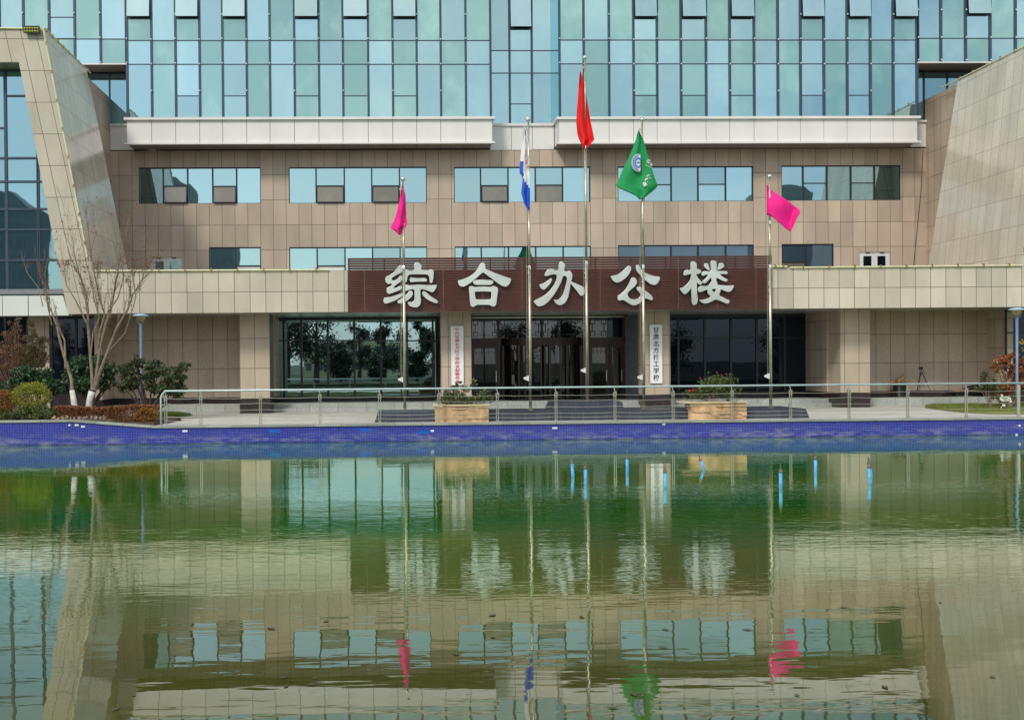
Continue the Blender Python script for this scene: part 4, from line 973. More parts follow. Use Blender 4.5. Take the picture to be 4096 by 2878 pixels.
rt = plant('rose_bush', 'bushy rose with a few red blooms in the right sandstone planter', 'rose bush', (p2[0]-.1, p2[1], p2[2]-.03),
      [((p2[0]-.05, p2[1], p2[2]+.55), (.42, .25, .42)), ((p2[0]+.5, p2[1], p2[2]+.45), (.38, .22, .42)), ((p2[0]-.75, p2[1], p2[2]+.2), (.30, .2, .24)), ((p2[0]-.4, p2[1], p2[2]+.35), (.3, .2, .3))], 'rosebush', 2000, .085, 14)
for dx, dz in ((-.92, .42), (-.80, .44), (.35, .98), (-.55, .85), (.02, 1.05)):
    MB().ball((p2[0]+dx, p2[1]-.15, p2[2]+dz-.05), .045 if dx < -.7 else .028, .8, 8, 6).build('bloom', M['redbloom'] if 'redbloom' in M else M.setdefault('redbloom', simple('red_petals', (.65, .01, .03), .6)), rt)

# railing
rl = thing('railing', 'pale blue tube railing with twin steel posts and thin cables along the pond edge', 'railing', (10, 35.25, HP))
yr = 35.22; zrail = Z(1280, 1557.5, yr); zpost = Z(1280, 1576, yr)
xl0, xr0 = X(660, 1563, yr), X(4330, 1540, yr)
MB().tube([(xl0-.14, yr, HP), (xl0-.14, yr, zrail-.22), (xl0-.10, yr, zrail-.12), (xl0, yr, zrail), (xr0, yr, zrail)], .032, 10).build('handrail', M['rail'], rl, True)
prev = None; pu = [663, 803.6, 1042, 1280, 1518.6, 1756, 1989.6, 2224, 2459.6, 2692, 2928, 3162, 3396.5, 3631, 3865, 4073, 4300]
for k, u in enumerate(pu):
    x = X(u, 1640, yr); q = MB()
    if k == 15: q.tube([(x, yr-.02, HP), (x, yr-.02, zrail-.05)], .055, 10)
    else:
        for s_ in (-1, 1): q.box(x+s_*.032-.011, x+s_*.032+.011, yr-.02, yr+.02, HP, zpost-.04)
        q.box(x-.02, x+.02, yr-.012, yr+.012, HP+.05, HP+.08); q.box(x-.02, x+.02, yr-.012, yr+.012, HP+.5, HP+.53)
    po = q.build('post', M['steel'], rl)
    if k != 15:
        q = MB(); q.box(x-.055, x+.055, yr-.03, yr+.03, zpost-.16, zpost-.13); q.box(x-.055, x+.055, yr-.028, yr+.028, zpost-.06, zpost-.03)
        q.box(x-.055, x-.035, yr-.024, yr+.024, zpost-.16, zpost); q.box(x+.035, x+.055, yr-.024, yr+.024, zpost-.16, zpost); q.tube([(x+.02, yr, zpost-.04), (x-.03, yr, zrail-.02)], .016, 6)
        q.build('bracket', M['steel'], po)
    if prev is not None:
        for j, v in enumerate((1588, 1609.5, 1635, 1660, 1676)):
            z = Z(1280, v, yr); pts = [(prev+(x-prev)*t/6, yr, z-.022*math.sin(math.pi*t/6)) for t in range(7)]
            MB().tube(pts, .0075, 5).build('cable', M['steel'], rl)
    prev = x

# ================================================================ FLAGPOLES AND FLAGS
def pole(ub, vb, ut, vt, Y, vjs, label, big=1.0):
    b = P(ub, vb, Y); tz = Z(ut, vt, Y); zb = zt2 if big > 1 else zt1_+.001
    t = thing('flagpole', label, 'flagpole', (b.x, Y, zb), 'flagpoles on the slate platform')
    zs = [zb]+[Z(ub, v, Y) for v in vjs]+[tz-.10]; rad = [.053*big, .045*big, .036, .030]
    for i in range(len(zs)-1):
        MB().tube([(b.x, Y, zs[i]), (b.x, Y, zs[i+1])], [rad[i], rad[i]*.94], 14).build('pole_section', M['pole'], t, True)
        if i < len(zs)-2: MB().tube([(b.x, Y, zs[i+1]-.05), (b.x, Y, zs[i+1]+.05), (b.x, Y, zs[i+1]+.08)], [rad[i]*1.06, rad[i]*1.06, rad[i+1]], 14).build('collar', M['ball'], t)
    MB().ball((b.x, Y, tz), .085, 1, 18, 10).build('finial', M['ball'], t, True)
    MB().tube([(b.x, Y, zb), (b.x, Y, zb+.015)], .12, 16).build('base_plate', M['steel'], t)
    h = MB(); h.tube([(b.x-.10, Y-.02, zb+1.1), (b.x-.09, Y-.02, tz-.35)], .0035, 4); h.tube([(b.x-.125, Y-.02, zb+1.1), (b.x-.10, Y-.02, tz-.35)], .003, 4); h.box(b.x-.14, b.x, Y-.03, Y, tz-.38, tz-.33)
    h.build('halyard', M['steel'], t)
    z = zb+1.12
    c = MB().add([(b.x-.055, Y-.08, z-.10), (b.x-.055, Y-.08, z+.10), (b.x-.24, Y-.06, z+.03), (b.x-.24, Y-.06, z-.02), (b.x-.055, Y+.02, z-.10), (b.x-.055, Y+.02, z+.10), (b.x-.24, Y-.02, z+.03), (b.x-.24, Y-.02, z-.02)], [(0, 1, 2, 3), (7, 6, 5, 4), (1, 5, 6, 2), (0, 3, 7, 4), (2, 6, 7, 3), (0, 4, 5, 1)])
    c.build('cleat_box', M['white'], t)
    return b.x
YP = 37.2
pole(1620, 1642, 1618, 716, YP, (1073, 900), 'flagpole carrying the left pink flag, leftmost of the five')
pole(2122, 1637, 2109, 478, YP, (1072, 820), 'flagpole carrying the white and blue flag')
pole(2349, 1604, 2331, 231, 38.7, (1052, 590), 'tallest flagpole, carrying the red flag', 1.08)
pole(2576, 1632, 2565, 478, YP, (1067, 717), 'flagpole carrying the green flag')
pole(3083, 1628.6, 3076, 706, YP, (1066, 890), 'flagpole carrying the pink flag blown to the right, rightmost of the five')

def flag(label, rows, Y, mats, nc=18, amp=.10, fold=2.2, byfn=None, ph=0., group='flags on the poles', sub=3):
    """rows: (v, u_left, u_right) traced outline, resampled into a folded cloth"""
    rr_ = []
    for a, b in zip(rows[:-1], rows[1:]):
        for s in range(sub): t = s/sub; rr_.append(tuple(a[k]+(b[k]-a[k])*t for k in range(3)))
    rr_.append(rows[-1]); mb = MB(); vs = []; n = len(rr_)
    for i, (v, u0, u1) in enumerate(rr_):
        for j in range(nc+1):
            t = j/nc; u = u0+(u1-u0)*t
            y = Y-.09+amp*math.sin(fold*math.pi*t+ph+i*.12)+amp*.4*math.sin(5*t+i*.45+ph)+amp*.16*math.sin(13*t-i*.8)
            vs.append(tuple(P(u, v, y)))
    fs = [(i*(nc+1)+j, (i+1)*(nc+1)+j, (i+1)*(nc+1)+j+1, i*(nc+1)+j+1) for i in range(n-1) for j in range(nc)]
    mb.add(vs, fs)
    if byfn:
        for k, (i, j) in enumerate((i, j) for i in range(n-1) for j in range(nc)):
            v = (rr_[i][0]+rr_[i+1][0])/2; u = rr_[i][1]+(rr_[i][2]-rr_[i][1])*(j+.5)/nc; mb.m[k] = byfn(u, v)
    return mb
def mkflag(mb, label, mats):
    zs = [p[2] for p in mb.v]; xs_ = [p[0] for p in mb.v]; t = thing('flag', label, 'flag', (sum(xs_)/len(xs_), mb.v[0][1], min(zs)), 'flags on the poles')
    o = mb.build('cloth', mats, t, True)
    md = o.modifiers.new('thickness', 'SOLIDIFY'); md.thickness = .006; return t
mkflag(flag('', [(738, 1608, 1610), (780, 1603, 1622), (820, 1594, 1623.5), (860, 1585, 1625), (885, 1575, 1628), (905, 1564, 1625), (912, 1563, 1620), (925, 1582, 1611), (939, 1595, 1603)], YP, None), 'magenta pink flag hanging limp on the left flagpole', M['pink'])
mkflag(flag('', [(286, 2320, 2323), (339, 2316, 2339), (380, 2313, 2345), (446, 2307, 2356), (491, 2305, 2363), (536, 2309, 2373), (560, 2317, 2377), (575, 2324, 2362), (594, 2331, 2346)], 38.7, None, amp=.10, fold=2.6), 'plain red flag hanging on the tallest flagpole', M['red'])
GF = mkflag(flag('', [(523, 2553, 2556), (560, 2543, 2574), (620, 2520, 2591), (680, 2490, 2609), (720, 2474, 2622), (742, 2461, 2631), (755, 2480, 2622), (772, 2520, 2602), (785, 2545, 2585), (797, 2556, 2566)], YP, None, nc=20, amp=.05, fold=3.2, ph=.8), 'green flag with a round emblem and white characters', M['green'])
WB = mkflag(flag('', [(501, 2098, 2100), (562, 2089, 2107), (598, 2085, 2116), (645, 2080.5, 2117), (690, 2078, 2118), (700, 2085, 2118.5), (716, 2091, 2118.5), (750, 2087, 2119), (772, 2085, 2120), (810, 2095.5, 2120), (825, 2103, 2119), (840, 2113, 2118)], YP, None, nc=18, amp=.05, fold=2.4,
     byfn=lambda u, v: 1 if ((v > 645 and v < 706 and u < 2094) or (v > 706 and (v-706) > (u-2091)*1.55+4) or (520 < v < 545 and u > 2100)) else 0), 'white and blue flag with red characters hanging on its pole', [M['flagwhite'], M['flagblue']])
cols = [(3067, 735, 861), (3079, 752, 862), (3095, 766, 872), (3120, 783, 893), (3145, 798, 915), (3163, 812, 927), (3173, 820, 905), (3190, 832, 868), (3200, 842, 852)]
mb = MB(); nr = 12; vs = []
cc = []
for a, b in zip(cols[:-1], cols[1:]):
    for s in range(3): cc.append(tuple(a[k]+(b[k]-a[k])*s/3 for k in range(3)))
cc.append(cols[-1])
for i, (u, va, vb) in enumerate(cc):
    for j in range(nr+1):
        t = j/nr; vs.append(tuple(P(u, va+(vb-va)*t, YP-.10+.07*math.sin(i*.45+t*1.4)+.03*math.sin(t*6+i*.3))))
mb.add(vs, [(i*(nr+1)+j, i*(nr+1)+j+1, (i+1)*(nr+1)+j+1, (i+1)*(nr+1)+j) for i in range(len(cc)-1) for j in range(nr)])
mkflag(mb, 'magenta pink flag blown out to the right on the right flagpole', M['pink'])
# printing on the flags: thin sheets carried by the cloth
def disc(parent, u, v, Y, ru, rv, mat, name, r_in=0., teeth=0, uclip=None):
    n = 40; mb = MB(); vo = []; vi = []
    for k in range(n):
        a = 2*math.pi*k/n; r = 1.0+(0.10 if teeth and (k*teeth*2//n) % 2 else 0)
        for lst, q in ((vo, r), (vi, r_in)):
            uu = u+ru*q*math.cos(a); 
            if uclip: uu = min(uu, uclip)
            lst.append(tuple(P(uu, v+rv*q*math.sin(a), Y)))
    mb.add(vo+vi, [(k, n+k, n+(k+1) % n, (k+1) % n) for k in range(n)])
    return mb.build(name, mat, parent)
yf = YP-.175
disc(GF, 2553, 651, yf, 27, 36, M['flagwhite'], 'emblem', uclip=2562)
disc(GF, 2553, 651, yf-.006, 25.5, 34.5, M['emblem'], 'emblem_ring', .955, uclip=2562)
disc(GF, 2553, 651, yf-.008, 15.5, 21, M['emblem'], 'emblem_gear', .62, 14, uclip=2562)
w_ = MB()
for k in range(6):
    a, b = P(2546+k*2.6, 650+(-4 if k % 2 else 4), yf-.01), P(2546+(k+1)*2.6, 650+(4 if k % 2 else -4), yf-.01); w_.tube([a, b], .010, 5)
w_.build('emblem_wave', M['emblem'], GF)
for k in range(13):
    a = R(95+k*14); p = P(2553+20*math.cos(a), 651-28*math.sin(a), yf-.012); w_ = MB().box(p.x-.02, p.x+.02, p.y-.003, p.y, p.z-.022, p.z+.022); w_.build('emblem_mark', M['emblem'], GF)
for ch, u, v, s_, ry in (('华', 2594, 648, .17, -.2), ('山', 2605, 658, .12, -.5)):
    q = P(u, v, yf); text_mesh(ch, s_, 'flag_character', M['flagwhite'], GF, q.x, q.y, q.z, .002, .004, .8, ry)
q = P(2595, 666, yf); text_mesh('HUASHAN', .055, 'flag_lettering', M['flagwhite'], GF, q.x, q.y, q.z, .002, 0, 1, -.45)
for ch, u, v in (('教', 2596, 708), ('育', 2588, 722), ('集', 2580, 738)):
    q = P(u, v, yf); text_mesh(ch, .16, 'flag_character', M['flagwhite'], GF, q.x, q.y, q.z, .002, .006, .9, .5)
for ch, u, v, s_ in (('公', 2107, 648, .17), ('司', 2113, 670, .12)):
    q = P(u, v, yf); text_mesh(ch, s_, 'flag_character', M['redpaint'], WB, q.x, q.y, q.z, .002, .004, .8, -.2)
for k in range(4):
    q = P(2102.5, 600+k*9, yf); text_mesh('甘肃北方'[k], .075, 'flag_character', M['redpaint'], WB, q.x, q.y, q.z, .002, .004, .5)

# ================================================================ STREET LAMPS
def lamp(u, vtop, Y, base_z, label):
    x = X(u, 1400, Y); t = thing('street_lamp', label, 'street lamp', (x, Y, base_z), 'blue street lamps')
    zt = Z(u, vtop, Y)
    MB().tube([(x, Y, base_z), (x, Y, base_z+.5), (x, Y, zt-.35)], [.062, .055, .05], 14).build('post', M['lamp'], t, True)
    MB().tube([(x, Y, base_z), (x, Y, base_z+.03)], .13, 14).build('base_plate', M['lamp'], t)
    MB().lathe((x, Y, zt), [(.08, -.34), (.20, -.10), (.205, -.09)], 20).build('lamp_shade', M['lamp_glass'], t, True)
    MB().lathe((x, Y, zt), [(.31, -.095), (.30, -.075), (.22, -.03), (.10, -.005), (.01, 0)], 24).build('lamp_cap', M['lamp_cap'], t, True)
    f = MB()
    for k in range(4):
        a = R(45+90*k); c, s = math.cos(a), math.sin(a); f.tube([(x+.05*c, Y+.05*s, zt-.42), (x+.13*c, Y+.13*s, zt-.34), (x+.20*c, Y+.20*s, zt-.10)], .012, 5)
    f.build('frame', M['lamp'], t)
lamp(564, 1254, 40.6, HP+.10, 'blue street lamp among the shrubs on the left')
lamp(4068, 1230, 40.2, HP+.10, 'blue street lamp on the lawn at the right edge')

# ================================================================ GARDEN ON THE LEFT
def cl(u, v, Y, ru, rv, ry=None):
    s = FPX/Y; c = P(u, v, Y); return ((c.x, c.y, c.z), (ru/s, (ry or ru/s*.8), rv/s))
def grow(mb, p, d, ln, r, depth, tips, up=.25, spread=.5, nseg=4):
    pts = [p]; dd = d.normalized()
    for i in range(nseg):
        dd = (dd+Vector((random.gauss(0, .10), random.gauss(0, .10), random.gauss(0, .05)+up*.12))).normalized(); pts.append(pts[-1]+dd*ln/nseg)
    mb.tube(pts, [r*(1-.75*i/nseg) for i in range(nseg+1)], 5 if r > .008 else 3, False)
    if depth <= 0: tips += pts[1:]; return
    for k in range(random.choice((3, 4, 5))):
        i = random.randint(1, nseg); q = pts[i]
        sd_ = Vector((random.gauss(0, 1), random.gauss(0, .8), random.gauss(0, .35))).normalized()
        grow(mb, q, (dd+sd_*spread+Vector((0, 0, up))), ln*random.uniform(.45, .75), r*.5, depth-1, tips, up, spread, nseg)
    tips += pts[2:]
def bare_tree(name, label, Y, trunk, stems, leaves, loc_uv, tw=.95, dep=2, per=5):
    b = P(*trunk[0][:2], Y); zlow = P(300, 1260, Y).z; t = thing(name, label, 'tree', (b.x, Y, HP+.15), 'bare trees in the garden bed')
    def pl(pts, amp=.0, ysl=0.):
        o = []
        for i, (u, v, r) in enumerate(pts): q = P(u, v, Y); o.append((Vector((q.x, Y+ysl*i, q.z)), r))
        return o
    tr = pl(trunk); tr = [(Vector((tr[0][0].x, Y, HP+.15)), tr[0][1]*1.15)]+tr
    MB().tube([p for p, r in tr], [r for p, r in tr], 10).build('limewashed_trunk', M['lime'], t, True)
    st = MB(); tips = []; tg = st; top_v = min(q[1] for s in stems for q in s)
    for k, s in enumerate(stems):
        st.mi = 0; q = [(p, r*.8) for p, r in pl(s, ysl=random.choice((-.10, .06, .12)))]; st.tube([p for p, r in q], [r for p, r in q], 8, False); st.mi = 1
        for i in range(2, len(q)):
            for _ in range(per if i > 2 else 1):
                f = random.random(); p0 = q[i-1][0].lerp(q[i][0], f); dd = (q[i][0]-q[i-1][0]).normalized()
                sd_ = Vector((random.gauss(0, 1), random.gauss(0, .8), random.gauss(0, .3))).normalized()
                if p0.z < zlow and random.random() < .8: continue
                grow(tg, p0, dd+sd_*.45+Vector((0, 0, .5)), tw*random.uniform(.6, 1.1), max(.006, q[i][1]*.45), dep-1 if i < len(q)-1 else dep, tips, .4, .38)
        grow(tg, q[-1][0], (q[-1][0]-q[-2][0]), tw*1.3, q[-1][1]*.9, dep, tips, .4, .38)
    st.build('branches', [M['bark'], M['twig']], t, True)
    f = MB(); leaves *= 3
    for _ in range(leaves):
        p = random.choice(tips); 
        if p.z > P(400, 1030, Y).z and random.random() < .9: continue
        for k in range(3): f.leaf(p+Vector((random.gauss(0, .03), random.gauss(0, .03), -random.random()*.04)), .055, .55, (0, 0, -.6))
    f.build('dry_leaves', M['dryleaf'], t)
random.seed(11)
bare_tree('bare_tree', 'larger bare tree with three limewashed rising limbs and a few russet leaves', 37.4, [(352, 1660, .11), (358, 1600, .105), (368, 1565, .12)],
 [[(370, 1560, .085), (366, 1500, .075), (356, 1400, .066), (346, 1290, .06), (344, 1235, .05), (326, 1147, .036), (306, 1095, .026), (285, 1020, .018), (275, 960, .012)],
  [(374, 1560, .07), (384, 1480, .066), (392, 1395, .06), (410, 1300, .055), (432, 1220, .045), (446, 1120, .034), (462, 1010, .022), (478, 930, .013)],
  [(380, 1560, .09), (402, 1490, .08), (440, 1400, .07), (478, 1310, .058), (522, 1240, .046), (545, 1180, .034), (590, 1120, .024), (624, 1090, .014)],
  [(392, 1392, .06), (405, 1320, .05), (425, 1260, .042), (402, 1170, .034), (388, 1090, .026), (378, 1000, .018), (372, 930, .012)],
  [(362, 1430, .035), (368, 1330, .03), (390, 1270, .026), (375, 1200, .02), (352, 1130, .014)],
  [(430, 1250, .035), (470, 1190, .028), (490, 1110, .02), (480, 1040, .012)],
  [(346, 1290, .04), (300, 1200, .03), (262, 1140, .02), (252, 1080, .012)],
  [(440, 1400, .035), (500, 1330, .03), (540, 1190, .022), (525, 1100, .014), (580, 1020, .010)]], 520, None)
bare_tree('bare_tree', 'slimmer bare tree leaning left beside the larger one, with a white painted foot', 37.1, [(303, 1662, .10), (296, 1610, .10), (288, 1560, .085)],
 [[(288, 1565, .085), (282, 1520, .075), (266, 1480, .07), (240, 1410, .06), (220, 1350, .052), (205, 1295, .045), (172, 1225, .034), (155, 1190, .022), (135, 1130, .015), (118, 1070, .010)],
  [(262, 1470, .05), (256, 1400, .045), (250, 1360, .04), (225, 1315, .03), (214, 1290, .02)],
  [(208, 1300, .035), (196, 1230, .03), (190, 1160, .024), (192, 1090, .016), (210, 1020, .010)],
  [(172, 1225, .025), (150, 1150, .018), (100, 1090, .012)]], 60, None, tw=.5, per=3)

random.seed(5)
gz = HP+.15
def shrub(name, label, cat, base_uv, Y, clumps, mat, n, size, stem='darkbark', sr=.03, group=None, stems=12, asp=.5, up=(0, 0, .2)):
    b = P(base_uv[0], base_uv[1], Y)
    return plant(name, label, cat, (b.x, Y, gz), [cl(*c) for c in clumps], mat, n, size, stems, group, stem, asp, sr, up)
Y_ = 39.6
shrub('evergreen_shrub', 'spreading evergreen shrub with twisted bare stems under the left street lamp', 'shrub', (590, 1640), Y_,
  [(500, 1475, Y_, 40, 32), (545, 1455, Y_, 30, 36), (610, 1470, Y_, 42, 34), (690, 1500, Y_, 48, 32), (735, 1475, Y_, 30, 26), (510, 1530, Y_, 40, 32), (580, 1525, Y_, 42, 28), (650, 1545, Y_, 52, 28), (700, 1555, Y_, 40, 24), (715, 1585, Y_, 30, 16), (485, 1545, Y_, 18, 22)], 'evergreen_mix', 5200, .13, sr=.045, stems=14, up=(0, 0, -.6))
shrub('evergreen_shrub', 'tall dark evergreen shrub behind the larger bare tree', 'shrub', (350, 1640), Y_+.6,
  [(330, 1470, Y_+.6, 60, 50), (400, 1470, Y_+.6, 50, 50), (280, 1500, Y_+.6, 40, 36), (440, 1500, Y_+.6, 30, 40), (350, 1520, Y_+.6, 75, 40), (420, 1540, Y_+.6, 30, 22)], 'evergreen', 5200, .13, sr=.04, up=(0, 0, -.6))
shrub('evergreen_shrub', 'low dark evergreen shrub behind the yellow green clipped ball', 'shrub', (150, 1640), 38.6,
  [(110, 1490, 38.6, 55, 32), (180, 1505, 38.6, 50, 32), (80, 1520, 38.6, 40, 30), (215, 1550, 38.6, 40, 30), (150, 1540, 38.6, 70, 30)], 'evergreen', 4200, .12, sr=.04, up=(0, 0, -.6))
shrub('conifer', 'feathery rust brown conifer at the left edge', 'tree', (62, 1620), 40.6,
  [(62, 1300, 40.6, 22, 32), (60, 1350, 40.6, 46, 36), (40, 1400, 40.6, 62, 36), (90, 1420, 40.6, 50, 40), (30, 1460, 40.6, 60, 36), (60, 1510, 40.6, 60, 36)], 'conifer', 7000, .11, 'bark', .03, asp=.16, stems=30, up=(0, 0, .1))
shrub('conifer', 'olive green and brown conifer between the rusty one and the stone pier', 'tree', (150, 1630), 40.2,
  [(125, 1300, 40.2, 14, 26), (128, 1345, 40.2, 24, 28), (165, 1370, 40.2, 34, 22), (135, 1400, 40.2, 40, 28), (170, 1430, 40.2, 28, 24), (130, 1450, 40.2, 45, 30)], 'conifer_green', 5200, .10, 'bark', .03, asp=.22, stems=20)
Y_ = 36.5
def ballshrub(label, u, v, ru, rv, Y, mat, n, size=.05):
    c, r = cl(u, v, Y, ru, rv); t = thing('clipped_shrub', label, 'shrub', (c[0], Y, .80), 'clipped shrubs')
    s = MB()
    for k in range(9):
        e = Vector(c)+Vector((random.uniform(-.6, .6)*r[0], random.uniform(-.5, .5)*r[1], random.uniform(-.2, .5)*r[2])); s.tube([(c[0]+random.gauss(0, .04), Y, .80), tuple(e)], [.015, .006], 5)
    s.build('stem', M['darkbark'], t); f = MB()
    for k in range(n):
        d = Vector((random.gauss(0, 1), random.gauss(0, 1), random.gauss(0, 1))).normalized(); q = random.uniform(.78, 1.04)+.05*math.sin(d.x*7+d.z*5)
        if d.z < -.3: q *= random.uniform(.6, 1)
        f.leaf(Vector(c)+Vector((d.x*r[0]*q, d.y*r[1]*q, d.z*r[2]*q)), size, .6, (d.x, d.y, d.z))
    f.build('foliage', M[mat], t); return t
ballshrub('round yellow green clipped shrub on the bank below the conifers', 125, 1592, 74, 62, Y_, 'topiary', 5200)
ballshrub('dark green clipped shrub cut off by the left edge, upper one', -4, 1570, 48, 46, Y_+.6, 'evergreen', 2400)
ballshrub('orange tinged shrub at the left edge in front of the dark clipped one', 14, 1610, 42, 50, Y_-.2, 'orange', 2400, .055)
shrub('rose_bush', 'low straggly green rose bush below the clipped yellow green ball', 'rose bush', (150, 1680), 36.2, [(110, 1650, 36.2, 45, 26), (170, 1650, 36.2, 50, 28), (215, 1655, 36.2, 28, 24)], 'rosebush', 2400, .07, sr=.012)
shrub('rose_bush', 'dark low rose bush with one red bloom at the left edge', 'rose bush', (30, 1690), 36.1, [(25, 1665, 36.1, 40, 26), (70, 1668, 36.1, 26, 22)], 'rosebush', 1200, .07, sr=.012)
# hedge
hy = 36.4; xh0, xh1 = X(228, 1650, hy), X(632, 1650, hy)
H = thing('hedge', 'low red brown clipped hedge along the pond coping left of the railing', 'hedge', ((xh0+xh1)/2, hy, gz))
s = MB(); f = MB(); n_ = 90
for k in range(n_):
    x = xh0+(xh1-xh0)*(k+random.random())/n_; y = hy+random.uniform(-.2, .4)
    s.tube([(x, y, .62), (x+random.gauss(0, .06), y, .9), (x+random.gauss(0, .1), y, 1.1)], [.010, .008, .005], 4)
s.build('stems', M['twig'], H)
for k in range(14000):
    x = random.uniform(xh0, xh1); e = random.random(); ztop_ = Z(400, 1628+4*math.sin(x*2.3), hy)+random.gauss(0, .015)
    if e < .45: p = (x, hy+random.uniform(-.3, .6), ztop_-abs(random.gauss(0, .04)))
    else:
        zz = random.uniform(.0, 1)**.8; p = (x, hy-.3+random.uniform(-.02, .10), .66+(ztop_-.66)*zz)
        if zz < .5 and random.random() < .35+.3*math.sin(x*6): continue
    f.leaf(p, .058, .6, (0, -.4, .3))
f.build('foliage', M['hedge'], H)
ballshrub('small orange brown clipped shrub ending the hedge beside the railing', 585, 1662, 46, 30, 36.0, 'orange', 1800)
random.seed(21)
for k in range(13):
    u = 175+k*16+random.uniform(-5, 5); p = G(u, 1683, .83); s = MB()
    w_, h_ = random.uniform(.09, .18), random.uniform(.10, .19)
    s.ball((p.x, Y1+.62, .80+h_*.35), w_*.5, h_/w_, 7, 5)
    s.v = [(x+random.gauss(0, .012), y+random.gauss(0, .012), z+random.gauss(0, .012)) for x, y, z in s.v]
    tag(s.build('edge_stone', M['rock']), 'small rough brown stone in the row along the garden bank', 'stone', 'edging stones on the garden bank')

# ================================================================ RIGHT SIDE: MAPLE, SIGN, BIN, TRIPOD, BENCH
random.seed(9); Y_ = 40.9
b = P(4040, 1610, Y_)
mt = plant('maple_sapling', 'small maple with rusty orange leaves and a pale crooked stem on the right lawn', 'tree', (b.x, Y_, HP+.1),
  [cl(*c) for c in ((4010, 1440, Y_, 34, 26), (4045, 1430, Y_, 24, 18), (3990, 1470, Y_, 24, 20), (4060, 1490, Y_, 40, 28), (4090, 1460, Y_, 24, 24), (4030, 1550, Y_, 44, 24), (4080, 1540, Y_, 34, 28), (3990, 1575, Y_, 34, 18))], 'maple', 4200, .115, 18, stem_mat='bark', sr=.03)
MB().tube([P(4036, 1600, Y_), P(4032, 1520, Y_), P(4024, 1492, Y_), P(4000, 1470, Y_), P(3988, 1445, Y_)], [.05, .04, .035, .028, .015], 8).build('trunk', M['lime'], mt, True)
b = P(3945, 1610, Y_)
plant('red_green_shrub', 'small green shrub with reddening leaves left of the maple', 'shrub', (b.x, Y_-.3, HP+.1), [cl(*c) for c in ((3932, 1505, Y_-.3, 22, 20), (3950, 1540, Y_-.3, 40, 26), (3975, 1560, Y_-.3, 34, 20), (3925, 1550, Y_-.3, 22, 18))], 'evergreen_mix', 1500, .08, 12, stem_mat='bark', sr=.015)
p = P(4150, 1500, Y_)
plant('maple_sapling', 'yellow orange leafy branch reaching in from the right edge', 'tree', (p.x, Y_-1, HP+.1), [cl(*c) for c in ((4092, 1370, 39.9, 16, 12), (4100, 1395, 39.9, 14, 10), (4140, 1430, 39.9, 40, 40))], 'tree_y', 700, .11, 8, stem_mat='bark', sr=.02)

ysn = 39.2
def S(x, y): p = P(3960+x/16.13, 1560+y/16.13, ysn); return (p.x, p.z)
base = S(880, 1220); GS = thing('garden_sign', 'cream cloud shaped lawn sign with tiny characters on a dark tree stump post', 'sign', (base[0], ysn, HP+.1))
bd = [(640,560),(660,490),(740,430),(800,418),(930,440),(1100,415),(1230,450),(1320,530),(1338,600),(1280,665),(1150,690),(1000,690),(830,715),(760,700),(680,640)]
curve_mesh([[S(*q) for q in catmull(bd, 3)]], .02, .006, 'board', M['signcream'] if 'signcream' in M else M.setdefault('signcream', simple('cream_sign_paint', (.80, .78, .62), .5, 0, .05)), GS, ysn)
st = [(740,690),(820,700),(1000,690),(1180,700),(1210,760),(1100,850),(1010,930),(990,1230),(770,1230),(770,930),(700,800)]
curve_mesh([[S(*q) for q in st]], .05, .01, 'stump_post', M['darkbark'], GS, ysn+.08)
for nm, q in (('twig_stub', [(690,270),(795,280),(805,430),(720,440)]), ('knot', [(860+98*math.cos(a*.5236), 970+76*math.sin(a*.5236)) for a in range(12)]), ('leaf_shape', [(1250,700),(1340,670),(1395,720),(1330,760),(1250,800)]), ('snail_shape', [(660,1110),(700,1065),(745,1090),(755,1220),(720,1180),(720,1140),(680,1145)])):
    curve_mesh([[S(*k) for k in q]], .015, .004, nm, M['signcream'], GS, ysn-.02)
for row, xs_, yv in (('小草微微笑', (735, 825, 915, 1005, 1095), 500), ('请您绕一绕', (858, 948, 1040, 1130, 1225), 610)):
    for ch, xx in zip(row, xs_):
        q = S(xx, yv); text_mesh(ch, .052, 'sign_character', M['signgreen'] if 'signgreen' in M else M.setdefault('signgreen', simple('green_sign_lettering', (.12, .30, .26), .5)), GS, q[0], ysn-.03, q[1], .002, .001)

